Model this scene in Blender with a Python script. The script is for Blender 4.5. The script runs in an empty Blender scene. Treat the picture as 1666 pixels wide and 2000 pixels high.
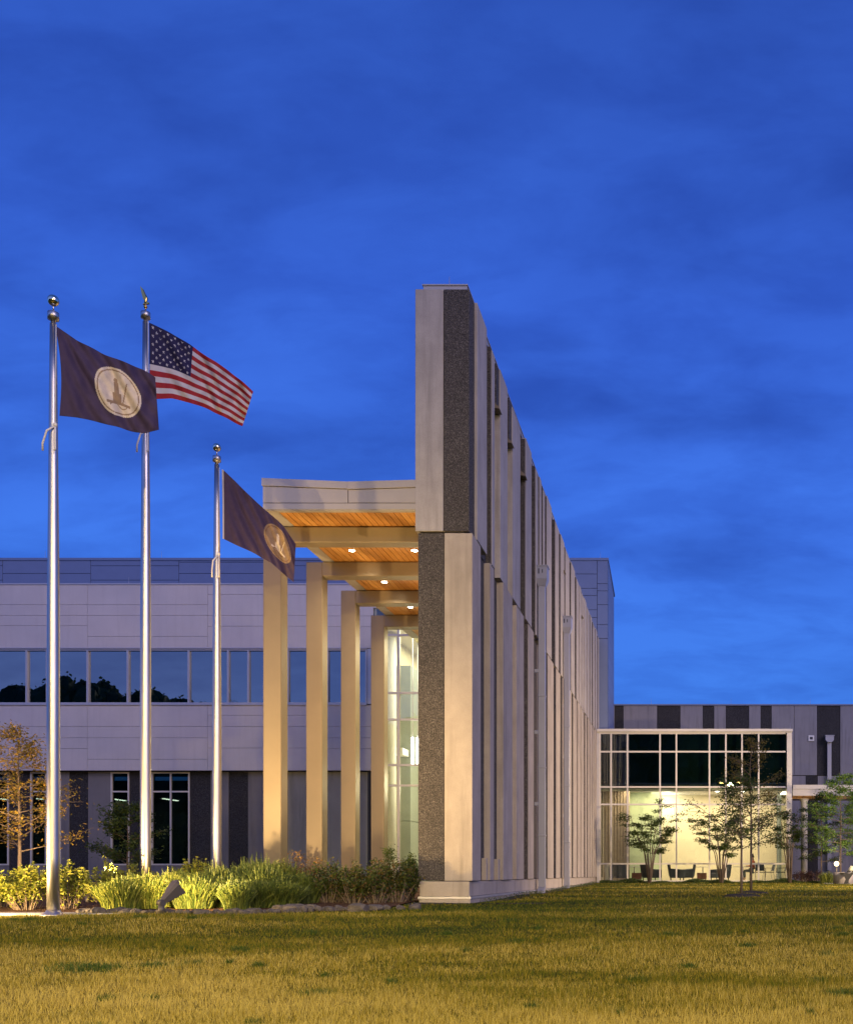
import bpy, math, random
import numpy as np
from mathutils import Vector, Matrix
R = math.radians
random.seed(7); rng = np.random.default_rng(7)
sc = bpy.context.scene
COL = sc.collection
F = 2000.0; VX, VY = 1339.0, 1707.0     # photograph geometry: focal length and vanishing point, in its pixels

def P(px, py, d):
    return Vector(((px - VX) / F * d, d, (VY - py) / F * d))
def PX(px, d): return (px - VX) / F * d
def PZ(py, d): return (VY - py) / F * d

# ------------------------------------------------------------------ mesh helpers
class MB:
    """collects quads / ngons, builds ONE mesh object"""
    def __init__(s): s.v = []; s.f = []; s.m = []; s.sm = []
    def box(s, x0, x1, y0, y1, z0, z1, m=0):
        b = len(s.v)
        if x0 > x1: x0, x1 = x1, x0
        if y0 > y1: y0, y1 = y1, y0
        if z0 > z1: z0, z1 = z1, z0
        s.v += [(x0,y0,z0),(x1,y0,z0),(x1,y1,z0),(x0,y1,z0),(x0,y0,z1),(x1,y0,z1),(x1,y1,z1),(x0,y1,z1)]
        for q in ((0,3,2,1),(4,5,6,7),(0,1,5,4),(1,2,6,5),(2,3,7,6),(3,0,4,7)):
            s.f.append(tuple(b+i for i in q)); s.m.append(m); s.sm.append(False)
        return s
    def poly(s, pts, m=0, smooth=False):
        b = len(s.v); s.v += [tuple(p) for p in pts]
        s.f.append(tuple(range(b, b+len(pts)))); s.m.append(m); s.sm.append(smooth)
        return s
    def tube(s, pts, rad, n=8, m=0, caps=True):
        pts = [Vector(p) for p in pts]
        if not hasattr(rad, '__len__'): rad = [rad]*len(pts)
        b = len(s.v); prev = None
        for i, p in enumerate(pts):
            t = (pts[min(i+1, len(pts)-1)] - pts[max(i-1, 0)])
            t = t.normalized() if t.length > 1e-9 else Vector((0,0,1))
            if prev is None:
                a = Vector((1,0,0)) if abs(t.x) < .8 else Vector((0,1,0))
                u = t.cross(a).normalized()
            else:
                u = (prev - t*prev.dot(t)).normalized()
            prev = u; w = t.cross(u)
            for k in range(n):
                an = 2*math.pi*k/n
                q = p + (u*math.cos(an) + w*math.sin(an))*rad[i]
                s.v.append(tuple(q))
        for i in range(len(pts)-1):
            for k in range(n):
                s.f.append((b+i*n+k, b+i*n+(k+1)%n, b+(i+1)*n+(k+1)%n, b+(i+1)*n+k)); s.m.append(m); s.sm.append(True)
        if caps:
            s.f.append(tuple(b+k for k in range(n))[::-1]); s.m.append(m); s.sm.append(False)
            e = b+(len(pts)-1)*n
            s.f.append(tuple(e+k for k in range(n))); s.m.append(m); s.sm.append(False)
        return s
    def lathe(s, prof, cx=0, cy=0, n=24, m=0, z0=0):
        pts = [(cx, cy, z0+z) for r, z in prof]
        b = len(s.v)
        for r, z in prof:
            for k in range(n):
                an = 2*math.pi*k/n
                s.v.append((cx+r*math.cos(an), cy+r*math.sin(an), z0+z))
        for i in range(len(prof)-1):
            for k in range(n):
                s.f.append((b+i*n+k, b+i*n+(k+1)%n, b+(i+1)*n+(k+1)%n, b+(i+1)*n+k)); s.m.append(m); s.sm.append(True)
        s.f.append(tuple(b+k for k in range(n))[::-1]); s.m.append(m); s.sm.append(False)
        e = b+(len(prof)-1)*n
        s.f.append(tuple(e+k for k in range(n))); s.m.append(m); s.sm.append(False)
        return s
    def prism(s, poly, a0, a1, axis='y', m=0):
        """extrude a 2-D polygon along an axis"""
        def mk(p, a):
            if axis == 'y': return (p[0], a, p[1])
            if axis == 'x': return (a, p[0], p[1])
            return (p[0], p[1], a)
        b = len(s.v); n = len(poly)
        s.v += [mk(p, a0) for p in poly] + [mk(p, a1) for p in poly]
        s.f.append(tuple(b+i for i in range(n))); s.f.append(tuple(b+n+i for i in range(n))[::-1])
        s.m += [m, m]; s.sm += [False, False]
        for i in range(n):
            j = (i+1) % n
            s.f.append((b+i, b+n+i, b+n+j, b+j)); s.m.append(m); s.sm.append(False)
        return s
    def build(s, name, mats, parent=None, bevel=0):
        if not isinstance(mats, (list, tuple)): mats = [mats]
        off = Vector((0,0,0))
        q = parent
        while q is not None: off += q.location; q = q.parent
        me = bpy.data.meshes.new(name)
        me.from_pydata([tuple(Vector(v)-off) for v in s.v], [], s.f)
        for m in mats: me.materials.append(m)
        me.polygons.foreach_set('material_index', s.m)
        me.polygons.foreach_set('use_smooth', s.sm)
        me.update()
        o = bpy.data.objects.new(name, me); COL.objects.link(o)
        if parent is not None: o.parent = parent
        if bevel:
            md = o.modifiers.new('edge', 'BEVEL'); md.width = bevel; md.segments = 1; md.limit_method = 'ANGLE'
        return o

def np_mesh(name, verts, faces, mats, parent=None, midx=None, smooth=False):
    """verts (n,3), faces (m,k) all the same k"""
    off = Vector((0,0,0)); q = parent
    while q is not None: off += q.location; q = q.parent
    verts = np.asarray(verts, dtype=np.float32) - np.array(off, dtype=np.float32)
    faces = np.asarray(faces, dtype=np.int32); k = faces.shape[1]
    me = bpy.data.meshes.new(name)
    me.vertices.add(len(verts)); me.vertices.foreach_set('co', verts.ravel())
    me.loops.add(faces.size); me.loops.foreach_set('vertex_index', faces.ravel())
    me.polygons.add(len(faces))
    me.polygons.foreach_set('loop_start', np.arange(0, faces.size, k, dtype=np.int32))
    me.polygons.foreach_set('loop_total', np.full(len(faces), k, dtype=np.int32))
    if not isinstance(mats, (list, tuple)): mats = [mats]
    for m in mats: me.materials.append(m)
    if midx is not None: me.polygons.foreach_set('material_index', np.asarray(midx, dtype=np.int32))
    me.polygons.foreach_set('use_smooth', np.full(len(faces), smooth, dtype=bool))
    me.update(calc_edges=True); me.validate()
    o = bpy.data.objects.new(name, me); COL.objects.link(o)
    if parent is not None: o.parent = parent
    return o

def tag(o, label=None, cat=None, group=None, kind=None):
    if label: o['label'] = label
    if cat: o['category'] = cat
    if group: o['group'] = group
    if kind: o['kind'] = kind
    return o
def thing(name, label, cat, loc=(0,0,0), rotz=0, group=None):
    o = bpy.data.objects.new(name, None); COL.objects.link(o)
    o.location = loc; o.rotation_euler = (0,0,rotz); o.empty_display_size = .2
    return tag(o, label, cat, group)
def copy_tree(o, parent=None):
    c = o.copy(); COL.objects.link(c); c.parent = parent
    for ch in list(o.children):
        copy_tree(ch, c)
    return c
def dup(root, loc, rotz=0, label=None, scale=None):
    c = copy_tree(root); c.location = loc; c.rotation_euler = (0,0,rotz)
    if scale: c.scale = scale
    if label: c['label'] = label
    return c

# ------------------------------------------------------------------ materials
def new_mat(name):
    m = bpy.data.materials.new(name); m.use_nodes = True
    nt = m.node_tree; nt.nodes.clear()
    out = nt.nodes.new('ShaderNodeOutputMaterial')
    return m, nt, out
def link(nt, a, b): nt.links.new(a, b)
def principled(nt, out, col=(.5,.5,.5), rough=.6, metal=0, spec=.5):
    b = nt.nodes.new('ShaderNodeBsdfPrincipled')
    b.inputs['Base Color'].default_value = (*col, 1)
    b.inputs['Roughness'].default_value = rough
    b.inputs['Metallic'].default_value = metal
    b.inputs['Specular IOR Level'].default_value = spec
    link(nt, b.outputs[0], out.inputs['Surface'])
    return b
def coords(nt, scale=(1,1,1), kind='Object'):
    tc = nt.nodes.new('ShaderNodeTexCoord'); mp = nt.nodes.new('ShaderNodeMapping')
    mp.inputs['Scale'].default_value = scale
    link(nt, tc.outputs[kind], mp.inputs['Vector']); return mp.outputs[0]
def noise(nt, vec, scale=5, detail=4, rough=.6):
    n = nt.nodes.new('ShaderNodeTexNoise'); n.inputs['Scale'].default_value = scale
    n.inputs['Detail'].default_value = detail; n.inputs['Roughness'].default_value = rough
    if vec is not None: link(nt, vec, n.inputs['Vector'])
    return n.outputs['Fac']
def ramp(nt, fac, stops):
    r = nt.nodes.new('ShaderNodeValToRGB'); e = r.color_ramp.elements
    e[0].position, e[0].color = stops[0][0], (*stops[0][1], 1)
    e[1].position, e[1].color = stops[-1][0], (*stops[-1][1], 1)
    for p, c in stops[1:-1]:
        k = e.new(p); k.color = (*c, 1)
    link(nt, fac, r.inputs['Fac']); return r.outputs['Color']
def mixc(nt, a, b, fac, mode='MIX'):
    m = nt.nodes.new('ShaderNodeMix'); m.data_type = 'RGBA'; m.blend_type = mode
    for sock, val in ((m.inputs['Factor'], fac), (m.inputs[6], a), (m.inputs[7], b)):
        if isinstance(val, (int, float)): sock.default_value = val
        elif isinstance(val, tuple): sock.default_value = (*val, 1)
        else: link(nt, val, sock)
    return m.outputs[2]
def bump(nt, b, h, strength=.3, dist=.01):
    n = nt.nodes.new('ShaderNodeBump'); n.inputs['Strength'].default_value = strength
    n.inputs['Distance'].default_value = dist
    link(nt, h, n.inputs['Height']); link(nt, n.outputs[0], b.inputs['Normal'])

def concrete(name, col, var=.16, rough=.85, stain=.17):
    m, nt, out = new_mat(name); b = principled(nt, out, col, rough, 0, .25)
    v = coords(nt); n1 = noise(nt, v, 1.1, 6, .65); n2 = noise(nt, v, 60, 3, .7)
    vs = coords(nt, (3, 3, .25)); n3 = noise(nt, vs, 1.6, 4, .6)
    lo = tuple(c*(1-var) for c in col); hi = tuple(min(1, c*(1+var)) for c in col)
    c1 = ramp(nt, n1, [(.3, lo), (.7, hi)])
    c2 = mixc(nt, c1, tuple(c*(1-stain*2) for c in col), ramp(nt, n3, [(.5, (0,0,0)), (.8, (1,1,1))]))
    c3 = mixc(nt, c2, ramp(nt, n2, [(.35, (.72,.72,.72)), (.65, (1.0,1.0,1.0))]), .55, 'MULTIPLY')
    link(nt, c3, b.inputs['Base Color']); bump(nt, b, n2, .35, .006)
    return m
def aggregate(name, cols, scale=42):
    m, nt, out = new_mat(name); b = principled(nt, out, cols[0], .8, 0, .35)
    v = coords(nt); vo = nt.nodes.new('ShaderNodeTexVoronoi'); vo.inputs['Scale'].default_value = scale
    link(nt, v, vo.inputs['Vector'])
    sp = nt.nodes.new('ShaderNodeSeparateColor'); link(nt, vo.outputs['Color'], sp.inputs[0])
    c = ramp(nt, sp.outputs[0], [(0, cols[0]), (.45, cols[1]), (.8, cols[2]), (1, cols[3])])
    dk = ramp(nt, vo.outputs['Distance'], [(.3, (1,1,1)), (.75, (.25,.25,.25))])
    c = mixc(nt, c, dk, .8, 'MULTIPLY')
    n1 = noise(nt, v, .9, 4); c = mixc(nt, c, ramp(nt, n1, [(.3,(.8,.8,.8)),(.7,(1,1,1))]), 1.0, 'MULTIPLY')
    link(nt, c, b.inputs['Base Color'])
    inv = nt.nodes.new('ShaderNodeMath'); inv.operation = 'SUBTRACT'; inv.inputs[0].default_value = 1
    link(nt, vo.outputs['Distance'], inv.inputs[1]); bump(nt, b, inv.outputs[0], 1.0, .02)
    return m
def painted(name, col, rough=.45, metal=0, var=.06, sc_=2.0, spec=.5, bmp=0):
    m, nt, out = new_mat(name); b = principled(nt, out, col, rough, metal, spec)
    n1 = noise(nt, coords(nt), sc_, 5)
    link(nt, ramp(nt, n1, [(.3, tuple(c*(1-var) for c in col)), (.7, tuple(min(1, c*(1+var)) for c in col))]), b.inputs['Base Color'])
    if bmp: bump(nt, b, noise(nt, coords(nt), 40, 3), bmp, .004)
    return m
def leafy(name, cols, rough=.5, trans=.35):
    m, nt, out = new_mat(name)
    g = nt.nodes.new('ShaderNodeNewGeometry')
    c = ramp(nt, g.outputs['Random Per Island'], [(i/(len(cols)-1), k) for i, k in enumerate(cols)])
    b = nt.nodes.new('ShaderNodeBsdfPrincipled'); b.inputs['Roughness'].default_value = rough
    b.inputs['Specular IOR Level'].default_value = .35
    link(nt, c, b.inputs['Base Color'])
    t = nt.nodes.new('ShaderNodeBsdfTranslucent'); link(nt, c, t.inputs['Color'])
    mx = nt.nodes.new('ShaderNodeMixShader'); mx.inputs[0].default_value = trans
    link(nt, b.outputs[0], mx.inputs[1]); link(nt, t.outputs[0], mx.inputs[2]); link(nt, mx.outputs[0], out.inputs['Surface'])
    return m
def glass(name, refl=.12, tint=(.9,.97,.93), rough=0.0):
    m, nt, out = new_mat(name)
    tr = nt.nodes.new('ShaderNodeBsdfTransparent'); tr.inputs[0].default_value = (*tint, 1)
    gl = nt.nodes.new('ShaderNodeBsdfGlossy'); gl.inputs['Roughness'].default_value = rough
    gl.inputs['Color'].default_value = (.95,1,.98,1)
    lw = nt.nodes.new('ShaderNodeFresnel'); lw.inputs['IOR'].default_value = 1.5
    ad = nt.nodes.new('ShaderNodeMath'); ad.operation = 'ADD'; ad.use_clamp = True; ad.inputs[1].default_value = refl
    link(nt, lw.outputs[0], ad.inputs[0])
    # faint unevenness of real panes
    n = nt.nodes.new('ShaderNodeBump'); n.inputs['Strength'].default_value = .03; n.inputs['Distance'].default_value = .02
    link(nt, noise(nt, coords(nt), .8, 2), n.inputs['Height']); link(nt, n.outputs[0], gl.inputs['Normal'])
    mx = nt.nodes.new('ShaderNodeMixShader'); link(nt, ad.outputs[0], mx.inputs[0])
    link(nt, tr.outputs[0], mx.inputs[1]); link(nt, gl.outputs[0], mx.inputs[2]); link(nt, mx.outputs[0], out.inputs['Surface'])
    return m
def emit(name, col, s):
    m, nt, out = new_mat(name); e = nt.nodes.new('ShaderNodeEmission')
    e.inputs[0].default_value = (*col, 1); e.inputs[1].default_value = s
    link(nt, e.outputs[0], out.inputs['Surface']); return m

M = {}
M['conc'] = concrete('precast_concrete_light', (.43,.39,.35))
M['conc2'] = concrete('precast_concrete_warm', (.43,.37,.305))
M['panel'] = concrete('cladding_panel_grey', (.57,.54,.55), .05, .7, .05)
M['pent'] = painted('metal_panel_blue_grey', (.17,.21,.33), .5, .2, .04)
M['grey'] = concrete('smooth_grey_render', (.21,.20,.20), .08)
M['grey_lit'] = concrete('smooth_grey_render_lit', (.33,.32,.27), .08)  # same grey render, paled and warmed: lobby spill light put into the colour
M['agg'] = aggregate('exposed_aggregate_dark', [(.075,.067,.06),(.135,.118,.102),(.19,.165,.14),(.33,.29,.25)], 70)
M['agg2'] = aggregate('exposed_aggregate_flat', [(.04,.038,.04),(.055,.052,.053),(.07,.067,.067),(.10,.095,.095)], 40)
M['portal'] = painted('bronze_painted_steel', (.235,.19,.13), .42, .25, .05, 1.5)
M['fascia'] = painted('pale_metal_fascia', (.42,.40,.40), .45, .15, .04)
M['black'] = painted('dark_joint', (.05,.05,.055), .8)
M['alum'] = painted('aluminium_frame', (.50,.48,.50), .4, .4, .04)
M['cream'] = painted('cream_metal', (.62,.58,.52), .45, .05, .05)
M['white'] = painted('white_paint', (.72,.71,.68), .6, 0, .03)
M['roof'] = painted('roof_membrane', (.2,.2,.21), .8)
M['glass'] = glass('window_glass_clear', .02, (.96,.98,.95))
M['glass_r'] = glass('window_glass_reflective', .20, (.10,.12,.12))
M['glass_d'] = glass('window_glass_dark', .05, (.25,.3,.28))
M['glass_u'] = glass('window_glass_spandrel', .09, (.45,.55,.52))
M['dark_room'] = painted('dark_interior', (.03,.03,.035), .8)
M['pole'] = None
def wood():
    m, nt, out = new_mat('cedar_soffit_planks'); b = principled(nt, out, (.5,.26,.1), .4, 0, .45)
    g = nt.nodes.new('ShaderNodeNewGeometry')
    c = ramp(nt, g.outputs['Random Per Island'], [(0,(.50,.23,.06)),(.5,(.60,.29,.075)),(1,(.68,.36,.11))])
    n = noise(nt, coords(nt, (14, .7, 14)), 3, 5)
    c = mixc(nt, c, ramp(nt, n, [(.3,(.72,.66,.6)),(.65,(1,1,1))]), .9, 'MULTIPLY')
    link(nt, c, b.inputs['Base Color']); bump(nt, b, n, .15, .003); return m
M['wood'] = wood()
def steel():
    m, nt, out = new_mat('brushed_aluminium_pole'); b = principled(nt, out, (.55,.54,.54), .3, 1.0, .5)
    n = noise(nt, coords(nt, (40,40,.8)), 4, 4)
    link(nt, ramp(nt, n, [(.3,(.32,.32,.32)),(.7,(.46,.46,.46))]), b.inputs['Roughness'])
    c = ramp(nt, noise(nt, coords(nt, (1,1,.3)), 2, 4), [(.3,(.46,.44,.42)),(.7,(.60,.57,.54))]); link(nt, c, b.inputs['Base Color'])
    return m
M['pole'] = steel()
M['gold'] = painted('gold_finish', (.75,.48,.14), .22, 1.0, .08)
M['ball'] = painted('polished_silver_gold_ball', (.85,.76,.55), .12, 1.0, .03)
M['rope'] = painted('white_rope', (.72,.68,.6), .7, 0, .1, 30)
M['bark'] = concrete('tree_bark', (.16,.12,.09), .3, .9)
M['bark2'] = concrete('tree_bark_pale', (.22,.17,.13), .3, .9)
M['lamp_body'] = painted('bronze_lamp_housing', (.085,.075,.07), .5, .3, .1)
M['downpipe'] = painted('pale_metal_downpipe', (.36,.36,.40), .4, .2, .04)
M['upholst'] = painted('slate_blue_upholstery', (.06,.07,.09), .8, 0, .15, 20)
M['redwood'] = painted('dark_red_brown_veneer', (.13,.04,.03), .5)
M['chrome'] = painted('chrome_legs', (.6,.6,.6), .2, 1.0)
M['lime_wall'] = painted('pale_lime_wall', (.55,.66,.42), .7, 0, .03)
M['cream_wall'] = painted('cream_plaster_wall', (.80,.72,.50), .75, 0, .02)
M['sage'] = painted('sage_grey_wall', (.33,.38,.35), .7, 0, .03)
M['floor'] = painted('pale_stone_floor', (.60,.56,.48), .35, 0, .06)
M['curtain'] = painted('beige_curtain', (.42,.34,.24), .9, 0, .12, 6)
M['bulb'] = emit('downlight_lens', (1,.86,.62), 60)
M['bulbw'] = emit('ceiling_light_lens', (1,.93,.78), 14)
M['tube'] = emit('pendant_tube_light', (1,.98,.9), 9)
M['globe'] = emit('globe_lamp_glass', (1,.74,.36), 5)
M['sodium'] = emit('street_lamp_lens', (1,.62,.18), 34)
M['skin'] = painted('skin', (.55,.33,.22), .6)
M['shirt'] = painted('red_orange_shirt', (.55,.14,.07), .8)
M['trouser'] = painted('grey_trousers', (.12,.14,.15), .8)
M['hair'] = painted('dark_hair', (.04,.025,.02), .7)
M['bench'] = painted('black_bench_metal', (.02,.02,.022), .4, .3)
M['paving'] = concrete('pale_concrete_paving', (.48,.46,.42), .08)

def mulch_mat(name, cols):
    m, nt, out = new_mat(name); b = principled(nt, out, cols[0], .95, 0, .1)
    v = coords(nt, (1,1,1)); n1 = noise(nt, v, 38, 5, .75); n2 = noise(nt, v, 1.3, 3)
    c = ramp(nt, n1, [(.3, cols[0]), (.5, cols[1]), (.72, cols[2])])
    c = mixc(nt, c, ramp(nt, n2, [(.3,(.65,.65,.65)),(.7,(1,1,1))]), 1.0, 'MULTIPLY')
    link(nt, c, b.inputs['Base Color']); bump(nt, b, n1, 1.0, .04); return m
M['mulch'] = mulch_mat('bark_mulch', [(.05,.03,.02),(.15,.08,.045),(.30,.18,.10)])
M['dirt'] = mulch_mat('dark_gravel', [(.03,.028,.026),(.08,.07,.06),(.16,.14,.12)])
M['rock'] = concrete('grey_field_stone', (.115,.10,.09), .45, .85, .25)

def lawn_color(nt):
    g = nt.nodes.new('ShaderNodeNewGeometry')
    mp = nt.nodes.new('ShaderNodeMapping'); mp.inputs['Scale'].default_value = (.35, 1.0, 1)
    link(nt, g.outputs['Position'], mp.inputs['Vector'])
    n1 = noise(nt, mp.outputs[0], .55, 5, .6)
    n2 = noise(nt, mp.outputs[0], 2.6, 4, .65)
    # the lawn is drier (straw coloured) close to the camera, green further off
    sx = nt.nodes.new('ShaderNodeSeparateXYZ'); link(nt, g.outputs['Position'], sx.inputs[0])
    mr = nt.nodes.new('ShaderNodeMapRange'); mr.inputs['From Min'].default_value = 7.5; mr.inputs['From Max'].default_value = 14.0
    mr.inputs['To Min'].default_value = .24; mr.inputs['To Max'].default_value = -.20
    link(nt, sx.outputs['Y'], mr.inputs['Value'])
    a = nt.nodes.new('ShaderNodeMath'); a.operation = 'ADD'; link(nt, n1, a.inputs[0]); link(nt, mr.outputs[0], a.inputs[1])
    a2 = nt.nodes.new('ShaderNodeMath'); a2.operation = 'MULTIPLY_ADD'; link(nt, n2, a2.inputs[0]); a2.inputs[1].default_value = .45
    link(nt, a.outputs[0], a2.inputs[2])
    return g, a2.outputs[0]
def lawn_mat():
    m, nt, out = new_mat('lawn_soil'); b = principled(nt, out, (.1,.1,.03), .95, 0, .1)
    g, f = lawn_color(nt)
    c = ramp(nt, f, [(.45,(.05,.065,.006)),(.7,(.12,.115,.009)),(.95,(.23,.175,.022))])
    n = noise(nt, coords(nt, (1,1,1)), 28, 5, .8)
    c = mixc(nt, c, ramp(nt, n, [(.35,(.55,.55,.55)),(.65,(1,1,1))]), 1.0, 'MULTIPLY')
    link(nt, c, b.inputs['Base Color']); bump(nt, b, n, .8, .04); return m
def blade_mat():
    m, nt, out = new_mat('grass_blades')
    g, f = lawn_color(nt)
    rp = nt.nodes.new('ShaderNodeMath'); rp.operation = 'MULTIPLY_ADD'; rp.inputs[1].default_value = .42
    link(nt, g.outputs['Random Per Island'], rp.inputs[0])
    link(nt, f, rp.inputs[2])
    c = ramp(nt, rp.outputs[0], [(.50,(.04,.075,.006)),(.68,(.13,.14,.008)),(.86,(.27,.215,.018)),(.96,(.40,.30,.045)),(1.0,(.56,.45,.12))])
    b = nt.nodes.new('ShaderNodeBsdfPrincipled'); b.inputs['Roughness'].default_value = .6; b.inputs['Specular IOR Level'].default_value = .2
    link(nt, c, b.inputs['Base Color'])
    t = nt.nodes.new('ShaderNodeBsdfTranslucent'); link(nt, c, t.inputs['Color'])
    mx = nt.nodes.new('ShaderNodeMixShader'); mx.inputs[0].default_value = .3
    link(nt, b.outputs[0], mx.inputs[1]); link(nt, t.outputs[0], mx.inputs[2]); link(nt, mx.outputs[0], out.inputs['Surface'])
    return m
M['lawn'] = lawn_mat(); M['blade'] = blade_mat()
M['leaf_lime'] = leafy('leaf_yellow_green', [(.13,.17,.02),(.27,.29,.04),(.42,.40,.07)])
M['leaf_dark'] = leafy('leaf_mid_green', [(.025,.05,.012),(.06,.10,.02),(.11,.15,.03)])
M['leaf_hedge'] = leafy('leaf_green_with_russet', [(.03,.055,.012),(.06,.09,.018),(.10,.12,.025),(.17,.09,.03)])
M['leaf_rust'] = leafy('leaf_russet', [(.10,.08,.02),(.20,.12,.035),(.30,.17,.06)])
M['leaf_olive'] = leafy('leaf_olive_brown', [(.09,.09,.02),(.17,.14,.03),(.26,.19,.045)])
M['leaf_olive_lit'] = leafy('leaf_olive_brown_lit', [(.14,.13,.02),(.28,.20,.035),(.42,.26,.05)])  # olive leaf raised towards orange, warm lamp light put into the colour
M['leaf_fresh'] = leafy('leaf_fresh_green', [(.06,.13,.02),(.12,.22,.03),(.20,.32,.05)])
M['leaf_purple'] = leafy('leaf_purple_brown', [(.05,.025,.03),(.10,.05,.045),(.14,.08,.06)])
M['leaf_night'] = leafy('leaf_dark_wood', [(.05,.09,.04),(.09,.15,.06),(.14,.20,.08)])
M['blade_lime'] = leafy('ornamental_grass_blade', [(.06,.10,.02),(.17,.22,.035),(.42,.42,.09)])
M['blade_dark'] = leafy('ornamental_grass_blade_green', [(.04,.07,.015),(.11,.15,.03),(.24,.27,.06)])
M['cover'] = leafy('ground_cover_leaf', [(.04,.07,.02),(.08,.12,.03),(.14,.17,.05)])

# ------------------------------------------------------------------ ground
GP = [(-400,-1.75),(0,-1.62),(6,-1.40),(9,-1.20),(12,-.965),(14.5,-.775),(16.2,-.69),(18,-.655),(20.8,-.605),(30,-.56),(50,-.43),(62,-.40),(600,-.40)]
def gz(x, y):
    for (a, za), (b, zb) in zip(GP, GP[1:]):
        if a <= y <= b:
            z = za + (zb-za)*(y-a)/(b-a); break
    else: z = GP[-1][1]
    z += .012*math.sin(x*1.1+y*.7)+.012*math.sin(x*.43-y*1.3) if 6 < y < 48 else 0
    return z
def gz_np(x, y):
    z = np.interp(y, [g[0] for g in GP], [g[1] for g in GP])
    w = ((y > 6) & (y < 48))
    return z + w*(.012*np.sin(x*1.1+y*.7)+.012*np.sin(x*.43-y*1.3))
xs = np.unique(np.concatenate([np.linspace(-400,-40,10), np.linspace(-40,40,161), np.linspace(40,400,10)]))
ys = np.unique(np.concatenate([np.linspace(-400,0,12), np.linspace(0,64,129), np.linspace(64,600,10)]))
X, Y = np.meshgrid(xs, ys); Z = gz_np(X, Y)
nx, ny = len(xs), len(ys)
vv = np.stack([X.ravel(), Y.ravel(), Z.ravel()], 1)
ii = (np.arange(ny-1)[:,None]*nx + np.arange(nx-1)[None,:]).ravel()
ff = np.stack([ii, ii+1, ii+1+nx, ii+nx], 1)
tag(np_mesh('lawn_ground', vv, ff, M['lawn'], smooth=True), kind='structure')

# bed of mulch along the left, dark gravel edge by the wall
def sheet(name, x0, x1, y0f, y1, mat, dz, n=60, kind='structure', wob=.06):
    v = []; f = []; rows = 14
    for i in range(n+1):
        x = x0 + (x1-x0)*i/n
        ya = y0f(x) + random.uniform(-wob, wob)
        for j in range(rows+1):
            t = j/rows; y = ya + (y1-ya)*t
            up = dz*min(1, t*6+.15)
            v.append((x, y, gz(x, y)+up))
    for i in range(n):
        for j in range(rows):
            a = i*(rows+1)+j; f.append((a, a+rows+1, a+rows+2, a+1))
    o = np_mesh(name, v, f, mat, smooth=True); return tag(o, kind=kind)
def bed_front(x):   # front edge of the planting bed (depth)
    return np.interp(x, [-30,-11,-9.3,-7.5,-5.6], [17.6,17.45,17.15,17.25,18.6])
sheet('mulch_bed', -30, -5.52, lambda x: float(bed_front(x)), 41.6, M['mulch'], .05)
sheet('gravel_edge', -5.5, -2.9, lambda x: 20.05+(x+5.5)*.55, 20.72, M['dirt'], .012, 24, wob=.03)
# concrete mowing strip beside the first flagpole
mb = MB(); zz = gz(-14,17)
mb.prism([(-30,16.9),(-9.6,16.9),(-8.9,17.22),(-9.6,17.5),(-30,17.5)], zz-.1, zz+.02, 'z')
tag(mb.build('footpath', M['paving'], bevel=.01), kind='structure')

# lawn blades: one mass of short grass
def lawn_blades():
    Vs, Fs = [], []; base = 0
    bands = [(7.2,10.5,170000,.058,.0058),(10.5,13.5,120000,.050,.007),(13.5,17.3,90000,.045,.009),(17.3,24,60000,.04,.014),(24,49.6,80000,.045,.028)]
    for y0, y1, n, h, w in bands:
        y = rng.uniform(y0, y1, n)
        xl = (0-VX)/F*y - 1.0; xr = (1666-VX)/F*y + 1.0
        x = xl + rng.uniform(0,1,n)*(xr-xl)
        if y0 > 13:      # keep the bed and the wall clear
            bf = np.interp(x, [-30,-11,-9.3,-7.5,-5.6], [16.9,16.9,17.1,17.25,18.6])
            keep = ~((x < -5.45) & (y > bf-.04)) & ~((x < -4.2) & (y > 20.7)) & ~((x > -5.5) & (x < -2.9) & (y > 20.05+(x+5.5)*.55) & (y < 20.72))
            x, y = x[keep], y[keep]
        n = len(x); z = gz_np(x, y) - .004
        clump = .65 + .7*np.clip(np.sin(x*5.1+np.sin(y*3.3)*2)*np.sin(y*4.7+np.sin(x*2.9)*2)*.5+.5, 0, 1)
        hh = h*rng.uniform(.35,1.3,n)*clump*np.where(rng.uniform(0,1,n) < .012, 1.7, 1); an = rng.uniform(0, math.pi, n); lean = rng.uniform(0,.7,n)*hh; la = rng.uniform(0, 2*math.pi, n)
        ww = w*rng.uniform(.6,1.2,n)
        dx, dy = np.cos(an)*ww/2, np.sin(an)*ww/2
        a = np.stack([x-dx, y-dy, z],1); b = np.stack([x+dx, y+dy, z],1)
        c = np.stack([x+np.cos(la)*lean, y+np.sin(la)*lean, z+hh],1)
        v = np.stack([a,b,c],1).reshape(-1,3); Vs.append(v)
        Fs.append(base + np.arange(3*n).reshape(-1,3)); base += 3*n
    o = np_mesh('grass', np.concatenate(Vs), np.concatenate(Fs), M['blade'])
    tag(o, 'short mown grass, straw coloured near and green further off', 'grass', kind='stuff')
lawn_blades()

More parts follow.
